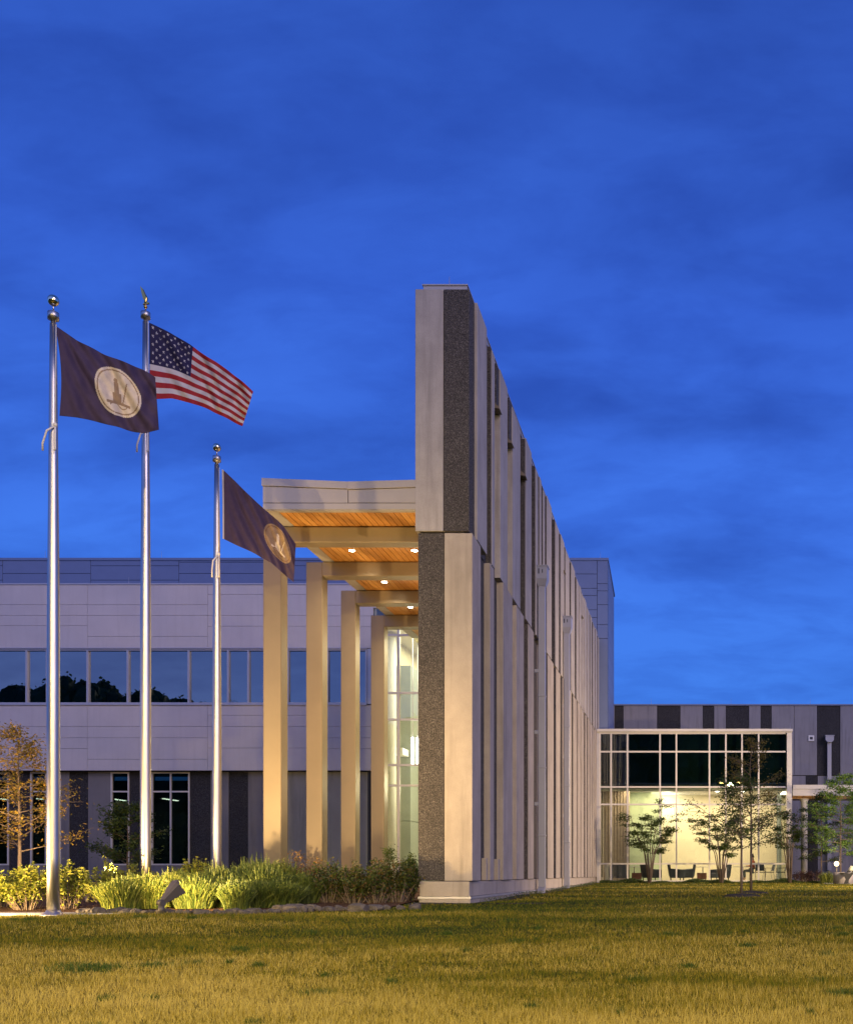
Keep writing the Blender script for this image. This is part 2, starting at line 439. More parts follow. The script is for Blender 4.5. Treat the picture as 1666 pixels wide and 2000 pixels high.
def lawn_weeds():
    cs = [(PX(165,10.9),10.9,.35),(PX(190,11.0),11.0,.3),(PX(140,11.1),11.1,.22),(PX(302,11.1),11.1,.18),(PX(1650,9.6),9.6,.2)]
    for _ in range(46):
        y = rng.uniform(7.6,16); xx = (rng.uniform(0,1666)-VX)/F*y; cs.append((xx, y, rng.uniform(.04,.12)))
    P_ = []
    for x, y, r_ in cs:
        n = int(1500*r_); P_.append(np.stack([x+rng.normal(0,r_*.55,n), y+rng.normal(0,r_*.3,n), rng.uniform(.35,1,n)],1))
    p = np.concatenate(P_); n = len(p); z = gz_np(p[:,0], p[:,1])
    an = rng.uniform(0, math.pi, n); la = rng.uniform(0, 2*math.pi, n); h = .085*p[:,2]; w = .009
    dx, dy = np.cos(an)*w/2, np.sin(an)*w/2
    v = np.stack([np.stack([p[:,0]-dx,p[:,1]-dy,z],1), np.stack([p[:,0]+dx,p[:,1]+dy,z],1), np.stack([p[:,0]+np.cos(la)*h*.6, p[:,1]+np.sin(la)*h*.6, z+h],1)],1).reshape(-1,3)
    tag(np_mesh('lawn_weeds', v, np.arange(3*n).reshape(-1,3), M['leaf_dark_weed']), 'patches of darker green weeds growing in the lawn', 'weeds', kind='stuff')
M['leaf_dark_weed'] = leafy('weed_blades', [(.03,.07,.008),(.06,.11,.01),(.10,.15,.02)])
lawn_weeds()

# ------------------------------------------------------------------ leaves
def leaf_arrays(c, size, up=.35, aspect=.5, rg=rng):
    """diamond leaves at centres c (n,3)"""
    n = len(c); size = size*rg.uniform(.6,1.25,n)
    nrm = rg.normal(size=(n,3)); nrm[:,2] = np.abs(nrm[:,2])+up; nrm /= np.linalg.norm(nrm,axis=1)[:,None]
    t = rg.normal(size=(n,3)); t -= nrm*(t*nrm).sum(1)[:,None]; t /= np.linalg.norm(t,axis=1)[:,None]
    s = np.cross(nrm, t)
    a = c - t*size[:,None]*.5; b = c + s*(size*aspect*.5)[:,None] + t*(size*.08)[:,None]
    d = c + t*size[:,None]*.5; e = c - s*(size*aspect*.5)[:,None] + t*(size*.08)[:,None]
    return np.stack([a,b,d,e],1).reshape(-1,3), np.arange(4*n).reshape(-1,4)

def shrub(name, label, cat, x, y, w, h, mat, depth=None, stems=26, per=60, leaf=.05, group=None, clump=.06, bark='bark2', spiky=0):
    depth = depth or w; z0 = gz(x, y)+.02
    t = thing(name, label, cat, (x, y, z0), group=group)
    st = MB(); cs = []
    for i in range(stems):
        a = random.uniform(0, 2*math.pi); r = math.sqrt(random.random())
        tx, ty = x + math.cos(a)*r*w/2, y + math.sin(a)*r*depth/2
        tz = z0 + h*(1-.45*r*r)*random.uniform(.72, 1.0 + spiky)
        b0 = Vector((x+math.cos(a)*r*w*.16, y+math.sin(a)*r*depth*.16, z0-.03)); tip = Vector((tx, ty, tz))
        mid = b0.lerp(tip, .5) + Vector((random.uniform(-.05,.05), random.uniform(-.05,.05), .03))
        st.tube([b0, mid, tip], [.011,.008,.003], 4, caps=False)
        for k in range(per):
            u = .22 + .80*math.sqrt(random.random())
            p = b0.lerp(mid, u*2) if u < .5 else mid.lerp(tip, (u-.5)*2)
            g = clump*(1.25-.55*u)
            cs.append((p.x+random.gauss(0,g), p.y+random.gauss(0,g), p.z+random.gauss(0,g*.9)))
    # side twigs
    st.build('branches', M[bark], t)
    c = np.array(cs); c[:,2] = np.maximum(c[:,2], z0+.01)
    v, f = leaf_arrays(c, leaf, .3, .55)
    np_mesh('foliage', v, f, mat, t)
    return t

def grass_clump(label, x, y, w, h, mat, n=1500, group='ornamental grass clumps in the bed', name='ornamental_grass'):
    z0 = gz(x, y)+.03
    a = rng.uniform(0, 2*math.pi, n); r = np.sqrt(rng.uniform(0,1,n)); ln = h*rng.uniform(.65,1.12,n)*(1-.22*r)*np.where(rng.uniform(0,1,n) < .06, 1.18, 1)
    bx, by = x + np.cos(a)*r*w*.34, y + np.sin(a)*r*w*.34
    out = (w*.26*r*rng.uniform(.2,1.2,n))
    ja = a + rng.normal(0,.55,n)
    ks = [0,.4,.75,1.0]; rows = []
    wd = .0075*rng.uniform(.6,1.3,n); sa = rng.uniform(0, math.pi, n)
    for k in ks:
        px = bx + np.cos(ja)*out*(k**1.6); py = by + np.sin(ja)*out*(k**1.6)
        pz = z0 + ln*(k - .14*r*k*k)
        q = wd*(1-.55*k) if k < 1 else wd*.75
        rows.append((np.stack([px-np.cos(sa)*q, py-np.sin(sa)*q, pz],1), np.stack([px+np.cos(sa)*q, py+np.sin(sa)*q, pz],1)))
    v = np.stack([p for rr in rows for p in rr], 1).reshape(-1,3); m = len(ks)*2
    b = np.arange(n)*m; f = []
    for i in range(len(ks)-1):
        f.append(np.stack([b+2*i, b+2*i+1, b+2*i+3, b+2*i+2],1))
    o = np_mesh(name, v - np.array([x,y,z0]), np.concatenate(f), mat); o.location = (x, y, z0)
    return tag(o, label, 'ornamental grass', group, 'thing')

def tree(name, label, x, y, h, crown_w, mat, bark, leaf=.08, n_limbs=16, first=.32, per=55, group=None, cat='tree', trunk_r=.045, layered=False, seed=1, bend=0, top=1.0, wisp=.25):
    rd = random.Random(seed); z0 = gz(x, y)
    t = thing(name, label, cat, (x, y, z0), group=group)
    tr = MB()
    pts = [Vector((x + bend*k*k + rd.uniform(-.015,.015)*h*k, y, z0 + h*k)) for k in (0,.2,.4,.6,.8,1.0)]
    tr.tube(pts, [trunk_r, trunk_r*.85, trunk_r*.65, trunk_r*.45, trunk_r*.25, .006], 8)
    cs = []
    def at(k):
        k = min(max(k,0),.999)*5; i = int(k); return pts[i].lerp(pts[i+1], k-i)
    for i in range(n_limbs):
        k = first + (0.97-first)*(i+rd.random()*.6)/n_limbs
        a = i*2.4 + rd.uniform(-.5,.5)
        rel = (k-first)/(1-first)
        ln = crown_w/2*(1.05 - .8*rel**1.1)*rd.uniform(.65,1.15)*(.65+.35*min(1, rel*4+.2))
        b0 = at(k); rise = ln*(rd.uniform(.25,.7) if not layered else rd.uniform(.1,.3))
        tip = b0 + Vector((math.cos(a)*ln, math.sin(a)*ln, rise))
        mid = b0.lerp(tip,.5) + Vector((0,0,-ln*.05+rd.uniform(-.04,.04)))
        tr.tube([b0, mid, tip], [trunk_r*.38*(1-rel*.6), trunk_r*.22, .004], 5, caps=False)
        subs = [(b0, mid, tip)]
        for q in range(5):
            u = rd.uniform(.3,.95); s0 = mid.lerp(tip,(u-.5)*2) if u>.5 else b0.lerp(mid,u*2)
            a2 = a + rd.uniform(-1.2,1.2); l2 = ln*rd.uniform(.2,.5)
            s1 = s0 + Vector((math.cos(a2)*l2, math.sin(a2)*l2, l2*rd.uniform(-.2,.6)))
            tr.tube([s0, s1], [.008,.003], 4, caps=False); subs.append((s0, s0.lerp(s1,.5), s1))
        for si, (p0, p1, p2) in enumerate(subs):
            nn = per if si == 0 else int(per*.7)
            for j in range(nn):
                u = rd.uniform(.15 if si else .35, 1.05)
                p = p0.lerp(p1,u*2) if u<.5 else p1.lerp(p2,(u-.5)*2)
                g = .06 + .05*crown_w*wisp
                cs.append((p.x+rd.gauss(0,g), p.y+rd.gauss(0,g), p.z+rd.gauss(0,g*.45 if layered else g*.75)-.01))
    for j in range(per*2):      # sparse leader
        p = at(rd.uniform(.7,1.0)); cs.append((p.x+rd.gauss(0,.06), p.y+rd.gauss(0,.06), p.z+rd.gauss(0,.04)))
    tr.build('trunk', M[bark], t)
    v, f = leaf_arrays(np.array(cs), leaf, .6, .45)
    np_mesh('crown', v, f, mat, t)
    return t

def multistem(label, x, y, h, w, mat, stems=7, leaf=.09, seed=1, group='multi-stemmed maples in front of the glass pavilion', lean=0, pads=5, per=70, name='maple_tree'):
    rd = random.Random(seed); z0 = gz(x, y)
    t = thing(name, label, 'tree', (x, y, z0), group=group); tr = MB(); cs = []
    for i in range(stems):
        a = 2*math.pi*i/stems + rd.uniform(-.3,.3); sp = w/2*rd.uniform(.3,.85)
        top = Vector((x + lean + math.cos(a)*sp, y + math.sin(a)*sp*.7, z0 + h*rd.uniform(.72,1.0)))
        b0 = Vector((x + math.cos(a)*.05, y + math.sin(a)*.05, z0-.02))
        m1 = b0.lerp(top,.4) + Vector((-math.cos(a)*sp*.16, -math.sin(a)*sp*.1, .05*h)); m2 = b0.lerp(top,.75)
        tr.tube([b0, m1, m2, top], [.035,.024,.014,.005], 6)
        segs = [(b0,m1),(m1,m2),(m2,top)]
        for q in range(pads):
            u = rd.uniform(.35,1.0); s0 = m1.lerp(m2,(u-.35)/.35) if u<.7 else m2.lerp(top,(u-.7)/.3)
            a2 = a + rd.uniform(-1.4,1.4); l2 = w*.5*rd.uniform(.15,.42)
            s1 = s0 + Vector((math.cos(a2)*l2, math.sin(a2)*l2*.8, l2*rd.uniform(-.05,.35)))
            tr.tube([s0, s0.lerp(s1,.5)+Vector((0,0,.03)), s1], [.009,.006,.003], 4, caps=False)
            for j in range(per):
                v_ = rd.uniform(.3,1.15); p = s0.lerp(s1, v_)
                cs.append((p.x+rd.gauss(0,.11), p.y+rd.gauss(0,.11), p.z+rd.gauss(0,.045)))
    tr.build('trunk', M['bark'], t)
    v, f = leaf_arrays(np.array(cs), leaf, 1.0, .55); np_mesh('crown', v, f, mat, t)
    return t

# ------------------------------------------------------------------ free-standing precast wall
WX, GAPX = -4.36, -4.51
Y0, Y1 = 20.83, 62.0
ZJ = 6.95; ZT = 11.90; ZB = -.14
low = [(20.83,21.69),(22.83,23.3),(24.36,25.65),(26.4,27.6),(28.4,29.4),(30.9,31.5),(32.4,33.8),(34.5,35.6)]
up = [(21.33,22.36),(23.07,23.38),(24.09,25.06),(25.8,27.0),(27.95,28.97),(29.8,30.25),(30.6,30.95),(31.35,31.7),(32.2,33.3),(34.3,35.2)]
rd = random.Random(5)
def extend(lst, g=(.35,.75), w=(.45,1.25)):
    y = lst[-1][1]
    while y < Y1-2:
        a = y + rd.uniform(*g); b = a + rd.uniform(*w); lst.append((a, min(b, Y1))); y = b
extend(low); extend(up)
wall = thing('precast_wall', 'tall two-tier ribbed concrete wall seen end on, running back beside the lawn', 'wall', (-4.9, Y0, -.6))
mb = MB()   # lower course: 0 light 1 aggregate
zb, zt = ZB, ZJ-.015
mb.box(-5.44, GAPX, Y0+.05, Y1, zb, zt, 0)
mb.box(-5.44, -4.913, Y0+.003, Y0+.05, zb, zt, 1)
mb.box(-4.905, WX+.02, Y0, Y0+.05, zb, zt, 0)
mb.box(GAPX, WX+.02, Y0+.05, low[0][1], zb, zt, 0)
for i, (a, b) in enumerate(low[1:], 1):
    mb.box(GAPX-.01, WX + (.02 if i % 3 == 2 else 0), a, b, zb, zt, 0)
    pa = low[i-1][1]
    if i in (1, 2) or rd.random() < .6: mb.box(GAPX-.01, GAPX+.02, pa+.01, a-.02, zb, zt, 1)
    if i in (4, 6, 7) or (i > 7 and rd.random() < .6): mb.box(GAPX-.01, WX-.02, a-.06, a+.01, zb+.01, zt-.01, 1)
for (a, b) in ((22.55, 22.72), (24.0, 24.2)):     # short lower stubs in the first recesses
    mb.box(GAPX, WX-.03, a, b, zb, .35, 0)
mb.build('lower_panels', [M['conc2'], M['agg']], wall, bevel=.006)
mb = MB()
zb, zt = ZJ+.015, ZT
mb.box(-5.49, GAPX, Y0-.03+.05, Y1, zb, zt, 0)
mb.box(-5.49, -4.925, Y0-.03, Y0+.02, zb, zt-.02, 0)
mb.box(-4.913, -4.40, Y0-.027, Y0+.02, zb, zt-.02, 1)
mb.box(GAPX-.02, -4.40, Y0+.02, 21.34, zb, zt-.02, 1)
for i, (a, b) in enumerate(up):
    mb.box(GAPX-.01, WX+.02 if i == 0 else WX, a, b, zb, zt - (0, .10, .03, .14)[i % 4], 0)
    if i == 0: continue
    pa = up[i-1][1]
    dk = rd.random() < .85 or i < 6
    if dk: mb.box(GAPX-.01, GAPX+.02, pa+.01, a-.02, zb, zt-.05, 1)
    if i in (2, 3):     # slots: aggregate block only above the head of the slot
        mb.box(GAPX-.01, WX-.03, a-.34, a+.01, 10.8, zt-.05, 1)
    elif dk: mb.box(GAPX-.01, WX-.02, a-.07, a+.01, zb+.01, zt-.05, 1)
mb.build('upper_panels', [M['conc'], M['agg']], wall, bevel=.006)
mb = MB()
for d, z in ((24.09, 10.8), (25.8, 10.72), (27.95, 10.74), (36.9, 10.8), (43.3, 10.8)):
    mb.prism([(WX-.12, z), (WX+.05, z-.02), (WX+.03, z+.03), (WX-.12, z+.16)], d-.38, d-.04, 'y')
mb.build('slot_hood', M['portal'], wall)
mb = MB(); mb.box(-5.41, -4.40, Y0+.0, Y1, -.458, ZB-.012, 0); mb.box(-5.42, -4.38, Y0-.01, Y1, -.9, -.512, 0)
mb.build('plinth', [M['conc2']], wall, bevel=.006)
mb = MB(); mb.box(-5.44, -4.365, Y0-.02, Y1, -.508, -.462, 0)
mb.build('base_flashing', M['alum'], wall)
mb = MB(); mb.box(-5.35, -4.46, Y0+.06, Y1, ZT, ZT+.10, 0); mb.box(-5.37, -4.44, Y0+.04, Y1+.02, ZT+.10, ZT+.125, 0)
mb.build('coping', M['fascia'], wall)
def rod(x, y, z, h=.28, parent=None):
    m_ = MB(); m_.tube([(x,y,z),(x,y,z+.04),(x,y,z+h)], [.02,.008,.004], 6); return m_.build('lightning_rod', M['alum'], parent)
rod(-4.85, Y0+.2, ZT+.125, .24, wall)
def downpipe(y, parent, x=WX+.14, z_top=9.0, zbot=-.55, s=1.0):
    m_ = MB(); w = .1*s
    m_.box(x-w, x+w, y, y+.18, zbot+.16, z_top-.5, 0)
    for zz in (1.1, 3.1, 5.2): m_.box(x-w-.01, x+w+.01, y-.012, y+.19, zz, zz+.06, 0)
    for zz in (2.0, 4.1, 5.9): m_.box(x-w-.12, x-w, y-.0, y+.06, zz, zz+.11, 0)
    m_.prism([(y-.0,zbot+.16),(y+.18,zbot+.16),(y+.0,zbot-.03),(y-.24,zbot-.03),(y-.24,zbot+.06)], x-w, x+w, 'x', 0)
    o = m_.build('downpipe', M['downpipe'], parent, bevel=.008)
    h = MB(); q = .17*s
    h.box(x-q, x+q, y-.08, y+.30, z_top-.36, z_top, 0); h.box(x-q-.02, x+q+.02, y-.10, y+.32, z_top, z_top+.03, 0)
    b = len(h.v); a_ = [(x-q,y-.08,z_top-.36),(x+q,y-.08,z_top-.36),(x+q,y+.30,z_top-.36),(x-q,y+.30,z_top-.36)]
    c_ = [(x-w-.01,y-.01,z_top-.56),(x+w+.01,y-.01,z_top-.56),(x+w+.01,y+.19,z_top-.56),(x-w-.01,y+.19,z_top-.56)]
    for k in range(4): h.poly([a_[k], a_[(k+1)%4], c_[(k+1)%4], c_[k]], 0)
    h.box(x-q*.55, x-q*.35, y-.086, y-.081, z_top-.22, z_top-.07, 1); h.box(x+q*.1, x+q*.25, y-.086, y-.081, z_top-.2, z_top-.09, 1)
    h.build('conductor_head', [M['downpipe'], M['black']], o)
    return o
downpipe(30.0, wall); downpipe(36.3, wall, z_top=9.1)

# ------------------------------------------------------------------ office building on the left
FD = 42.0
off = thing('office_building', 'long two-storey grey office building with a ribbon window behind the flagpoles', 'building', (-25, FD, -.4))
def facade_panels(mb, xs_, y0_, y1_, lines, d, m=0, th=.08, gap=.006):
    """boxes between vertical joints xs_ (px) and horizontal lines (py)"""
    for i in range(len(xs_)-1):
        ys_ = [y0_] + list(lines[i % len(lines)]) + [y1_]
        for j in range(len(ys_)-1):
            mb.box(PX(xs_[i], d)+gap, PX(xs_[i+1], d)-gap, d, d+th, PZ(ys_[j+1], d)+gap, PZ(ys_[j], d)-gap, m)
mb = MB()
xs_ = [-1700,-1465,-1231,-997,-763,-529,-295,-62,171.5,406,639,727]
A_, B_, C_, D_ = (1181,1202,1222), (1181,1202,1243), (1161,1202,1223), (1182,1203,1224)
facade_panels(mb, xs_, 1142, 1266, [A_,B_,C_,D_,A_,B_,D_,A_,B_,C_,D_], FD)
A2, B2, C2 = (1419,1441,1462), (1419,1441,1483), (1397,1419,1461)
facade_panels(mb, xs_, 1377, 1505, [A2,B2,C2,A2,C2,B2,C2,A2,B2,C2,A2], FD)
mb.build('wall_cladding', M['panel'], off)
mb = MB()      # backing, roof, coping
xl, xr = PX(-1720, FD), PX(727, FD)
mb.box(xl, xr-.01, FD+.07, FD+.35, PZ(1505,FD)+.005, PZ(1377,FD), 0); mb.box(xl, xr-.01, FD+.07, FD+.35, PZ(1266,FD), PZ(1142,FD)-.02, 0)
mb.build('backing_wall', M['black'], off)
mb = MB(); mb.box(xl, xr+.02, FD-.03, FD+.5, PZ(1142,FD), PZ(1139.5,FD), 0); mb.box(xl, -5.5, FD+.5, 62, PZ(1146,FD)-.2, PZ(1146,FD), 1)
mb.box(xr, xr+.1, FD+.1, 50, -.4, PZ(1142,FD), 0)
mb.build('roof', [M['alum'], M['roof']], off)
# penthouse storey set back
PD = 51.8
mb = MB()
pxs = [-1800,-1300,-1000,-640,-290,6,178,350,520,690,850,1000,1088,1166,1187]
for i in range(len(pxs)-1):
    ls = [(1105,1133),(1120,1150),(1105,1133),(1098,1120)][i % 4] if i < 10 else [(1121,1149,1163,1191,1206,1233,1262),(1140,1154,1181,1220,1247)][i % 2]
    ys_ = [1094]+list(ls)+[1425]
    for j in range(len(ys_)-1):
        mb.box(PX(pxs[i],PD)+.012, PX(pxs[i+1],PD)-.012, PD, PD+.1, PZ(ys_[j+1],PD)+.012, PZ(ys_[j],PD)-.012, 0)
a = P(1187,1097,PD); b = P(1197,1160,58.5)
pa = [(a.x-.02,PD+.1),(a.x,PD),(b.x+.05,58.5),(b.x-.15,58.5)]
zs = [1094,1121,1140,1149,1163,1181,1191,1206,1233,1262,1300,1340,1380,1425]
for j in range(len(zs)-1): mb.prism(pa, PZ(zs[j+1],PD)+.012, PZ(zs[j],PD)-.012, 'z', 0)
mb.prism([(PX(-1800,PD),PD+.09),(a.x-.06,PD+.09),(b.x-.15,58.4),(PX(-1800,PD),58.4)], 9, PZ(1094,PD)-.03, 'z', 1)
mb.build('penthouse_cladding', [M['pent'], M['roof']], off)
mb = MB(); mb.prism([(PX(-1800,PD),PD-.04),(a.x+.03,PD-.04),(b.x+.1,58.6),(PX(-1800,PD),58.6)], PZ(1094,PD)-.02, PZ(1091,PD)+.03, 'z', 0)
mb.build('penthouse_coping', M['pent'], off)
for px in (87, 314, 1172): rod(PX(px,PD), PD+.1, PZ(1091,PD), .4, off)
rod(PX(242,FD), FD+.4, PZ(1139,FD), .36, off)
# ribbon window bays
mul = [51.5,91.5,170.5,249,289,368,445,484.5,562,601,639.5,715]
left = [51.5-119*k-o for k in range(0,14) for o in (0,)]
allm = sorted([51.5-119*k for k in range(1,15)] + [91.5-119*k-0 for k in range(1,15)] + mul)
zt, zb = PZ(1267,FD), PZ(1375,FD)
for i in range(len(allm)-1):
    a_, b_ = PX(allm[i],FD), PX(allm[i+1],FD)
    w = MB(); e = .035
    w.box(a_-e, a_+e, FD+.02, FD+.20, zb, zt, 0)
    w.box(a_+e, b_-e, FD+.02, FD+.20, zt-.07, zt, 0); w.box(a_+e, b_-e, FD+.02, FD+.20, zb, zb+.07, 0)
    if i == len(allm)-2: w.box(b_-e, b_+e, FD+.02, FD+.20, zb, zt, 0)
    f = w.build('window', M['alum'], off)
    g = MB(); g.box(a_+e, b_-e, FD+.12, FD+.13, zb+.07, zt-.07, 0); g.build('pane', M['glass_r'], f)
s = MB(); s.box(xl, PX(717,FD), FD-.05, FD+.02, zb-.05, zb, 0); s.box(xl, PX(717,FD), FD-.04, FD+.02, zt, zt+.04, 0); s.box(PX(718,FD), PX(727,FD), FD, FD+.2, zb, zt, 0)
s.build('window_sill', M['alum'], off)
s = MB(); s.box(xr-.25, xr-.15, FD+.2, FD+8, -.4, PZ(1146,FD)-.25, 0); s.box(xl, xr-.2, FD+2.5, FD+2.6, PZ(1505,FD), PZ(1146,FD)-.2, 0); s.box(xl, xr-.2, FD+.35, FD+2.5, PZ(1505,FD)-.02, PZ(1505,FD), 0)
s.build('interior_wall', M['dark_room'], off)
# ground storey, set back a little
GD = FD+.30
seg = [(-60,18,'w'),(18,60,'d'),(60,120,'w'),(120,136,'l'),(136,173,'d'),(173,217,'l'),(217,253,'w'),(253,296,'d'),(296,371,'w'),(371,412,'d'),(412,447,'l'),(447,485,'d'),(485,563,'l'),(563,598,'g'),(598,640,'d'),(640,697,'g'),(697,718,'g'),(718,730,'d')]
q = -60
k = 0
pat = [(40,'d'),(60,'l'),(75,'w'),(38,'d'),(45,'l'),(55,'d'),(36,'w'),(30,'l'),(62,'d')]
while q > -1700:
    w_, t_ = pat[k % len(pat)]; seg.insert(0, (q-w_, q, t_)); q -= w_; k += 1
zt = PZ(1505,FD)-.02; zb = -.55; wt, wb = PZ(1508,GD), PZ(1690,GD)
dkm, lgm = MB(), MB()
for a0, b0, t_ in seg:
    a_, b_ = PX(a0,GD), PX(b0,GD)
    if t_ == 'd': MB().box(a_, b_, GD+.03, GD+.3, zb, zt, 0).build('aggregate_panel', M['agg2'], off)
    elif t_ == 'l': lgm.box(a_, b_, GD, GD+.3, zb, zt, 0)
    elif t_ == 'g': MB().box(a_, b_, GD+.015, GD+.3, zb, zt, 0).build('smooth_panel', M['grey_lit'], off)
    else:
        lgm.box(a_, b_, GD+.02, GD+.3, zb, wb, 0)
        n = 2 if b0-a0 > 55 else 1
        w = MB(); e = .03; tz = PZ(1546,GD)
        w.box(a_, a_+2*e, GD-.01, GD+.12, wb, wt, 0); w.box(b_-2*e, b_, GD-.01, GD+.12, wb, wt, 0)
        w.box(a_+2*e, b_-2*e, GD-.01, GD+.12, wt-2*e, wt, 0); w.box(a_+2*e, b_-2*e, GD-.01, GD+.12, wb, wb+2*e, 0)
        if n == 2:
            c = (a_+b_)/2; w.box(c-e, c+e, GD, GD+.11, wb+2*e, wt-2*e, 0)
        w.box(a_+2*e, b_-2*e, GD+.005, GD+.10, tz-e, tz+e, 0)
        f = w.build('window', M['cream'], off)
        g = MB(); g.box(a_+2*e, b_-2*e, GD+.05, GD+.06, wb+2*e, wt-2*e, 0); g.build('pane', M['glass_d'], f)
lgm.build('smooth_panels', M['grey'], off)
s = MB(); s.box(xl, xr-.3, GD+4.0, GD+4.1, zb, zt, 0); s.box(xl, xr-.3, GD+.3, GD+4, zb, zb+.05, 1); s.box(xl, xr-.3, GD+.3, GD+4, 3.2, 3.3, 0)
s.build('ground_floor_room', [M['sage'], M['floor']], off)
for px in (28, 100, 238, 340): MB().box(PX(px,GD+2), PX(px,GD+2)+.12, GD+1.0, GD+2.2, 3.17, 3.195, 0).build('strip_light', M['bulbw'], off)

# ------------------------------------------------------------------ entrance canopy
can = thing('entrance_canopy', 'tall entrance canopy with bronze portal frames and a cedar plank soffit', 'canopy', (-8, 24, -.5))
CD = [25.0, 27.83, 30.63, 33.55]; CXL, CXR = -10.31, -9.87; ZS = 8.50; ZBm = 8.10
for d in CD:
    m_ = MB(); m_.box(CXL, CXR, d, d+.42, -.6, ZS-.02, 0); m_.box(CXR, -5.47, d, d+.42, ZBm, ZS-.02, 0)
    m_.build('portal_frame', M['portal'], can, bevel=.012)
m_ = MB()
m_.box(-9.86, -5.47, 23.9, 23.98, ZS+.01, PZ(982.5,23.9)-.006, 0)
def vtop(px): return np.interp(px, [513.5,680,812], [934.3,941.4,936])
xm = PX(680,23.9); xL, xR = -9.86, -5.47
for (x0,x1,p0,p1) in ((xL,xm-.008,513.5,680),(xm+.008,xR,680,812)):
    za, zb_ = PZ(vtop(p0),23.9), PZ(vtop(p1),23.9)
    zc, zd = PZ(vtop(p0)+15,23.9), PZ(vtop(p1)+14,23.9)
    m_.prism([(x0,PZ(981.5,23.9)),(x1,PZ(982,23.9)),(x1,zd-.008),(x0,zc-.008)], 23.9, 23.98, 'y', 0)
    m_.prism([(x0-.02,zc+.006),(x1,zd+.006),(x1,zb_),(x0-.02,za)], 23.87, 23.98, 'y', 0)
m_.prism([(xL+.02,ZS+.02),(xR,ZS+.02),(xR,PZ(937,23.9)-.03),(xm,PZ(941.4,23.9)-.03),(xL+.02,PZ(934.3,23.9)-.03)], 23.98, 36.9, 'y', 1)
m_.build('fascia', [M['fascia'], M['roof']], can)
m_ = MB(); m_.box(xL, xL+.30, 23.98, 36.9, ZS-.0, ZS+.02, 0); m_.box(xL, xR, 23.93, 24.05, ZS-.012, ZS+.008, 0)
m_.build('soffit_trim', M['fascia'], can)
m_ = MB(); x = xL+.31
while x < xR-.02:
    m_.box(x, min(x+.137, xR), 24.06, 36.9, ZS, ZS+.018, 0); x += .149
m_.build('soffit', M['wood'], can)
m_ = MB(); m_.box(xL+.02, xR, 23.99, 36.9, ZS+.0185, ZS+.0195, 0); m_.build('soffit_backing', M['black'], can)
def spot(name, loc, target, power, col, size=60, blend=.6, rad=.05, parent=None):
    l = bpy.data.lights.new(name, 'SPOT'); l.energy = power; l.color = col; l.spot_size = R(size); l.spot_blend = blend; l.shadow_soft_size = rad
    o = bpy.data.objects.new(name, l); COL.objects.link(o); o.location = loc
    o.rotation_euler = (Vector(target)-Vector(loc)).to_track_quat('-Z','Y').to_euler(); return o
def point(name, loc, power, col, rad=.05):
    l = bpy.data.lights.new(name, 'POINT'); l.energy = power; l.color = col; l.shadow_soft_size = rad
    o = bpy.data.objects.new(name, l); COL.objects.link(o); o.location = loc; return o
def area(name, loc, sx, sy, power, col, rot=(0,0,0)):
    l = bpy.data.lights.new(name, 'AREA'); l.shape = 'RECTANGLE'; l.size = sx; l.size_y = sy; l.energy = power; l.color = col
    o = bpy.data.objects.new(name, l); COL.objects.link(o); o.location = loc; o.rotation_euler = rot; return o
for d in (26.9, 29.8, 32.6, 35.3):
    for x in (-8.76, -7.12):
        m_ = MB(); m_.lathe([(.10,0),(.10,.02)], x, d, 16, 0, ZS-.006); m_.lathe([(.075,0),(.075,.012)], x, d, 16, 1, ZS-.010)
        m_.build('downlight', [M['cream'], M['bulb']], can)
        spot('downlight_beam', (x, d, ZS-.03), (x, d, 0), 380, (1,.77,.46), 150, .8, .06)

# ------------------------------------------------------------------ lobby behind the canopy
LD = 37.0
lob = thing('glass_lobby', 'brightly lit double-height glass lobby at the end of the canopy', 'building', (-8, LD, -.4))
lx = [727, 778, 829, 880]
lz = [PZ(v, LD) for v in (1185,1240,1353,1405,1494,1534,1700)]
for i in range(3):
    w = MB(); a_, b_ = PX(lx[i],LD), min(PX(lx[i+1],LD), -5.45)
    w.box(a_-.04, a_+.04, LD, LD+.15, lz[-1]-.3, lz[0], 0)
    for z in lz: w.box(a_+.04, b_-(.04 if i < 2 else 0), LD+.01, LD+.14, z-.035, z+.035, 0)
    f = w.build('window', M['alum'], lob)
    g = MB(); g.box(a_+.04, b_-.04, LD+.07, LD+.08, lz[-1], lz[0], 0); g.build('pane', M['glass'], f)
s = MB(); s.box(PX(727,LD), -5.45, LD+.0, LD+.2, lz[0]+.035, 10.3, 0); s.box(PX(727,LD), -5.45, LD+.2, LD+9, 10.2, 10.3, 0)
s.build('parapet', M['alum'], lob)
s = MB(); s.box(PX(727,LD)-.0, -5.45, LD+9, LD+9.1, -.6, 10.2, 0); s.box(PX(727,LD)+.001, PX(727,LD)+.1, LD+.2, LD+9, -.6, 10.15, 0)
s.box(-5.6, -5.5, LD+.2, LD+9, -.6, 10.2, 0); s.box(PX(727,LD)+.1, -5.6, LD+.15, LD+9, 9.1, 9.2, 0)
s.build('interior_wall', painted('pale_cream_plaster', (.64,.59,.44), .7, 0, .03), lob)
s = MB()
for za_, zb_ in ((-.4,2.05),(2.07,4.6),(4.62,8.1)): s.box(-11.19, -10.69, 39.8, 45.9, za_, zb_, 0)
s.build('partition', painted('grey_green_panel', (.26,.29,.27), .5, 0, .04), lob)
s = MB(); s.box(PX(727,LD), -5.5, LD+.15, LD+9, -.6, -.35, 0); s.build('floor', M['floor'], lob)
s = MB(); s.box(-11.15, -10.75, LD+1.9, LD+2.75, 4.55, 4.8, 0); s.build('mezzanine_edge', M['white'], lob)
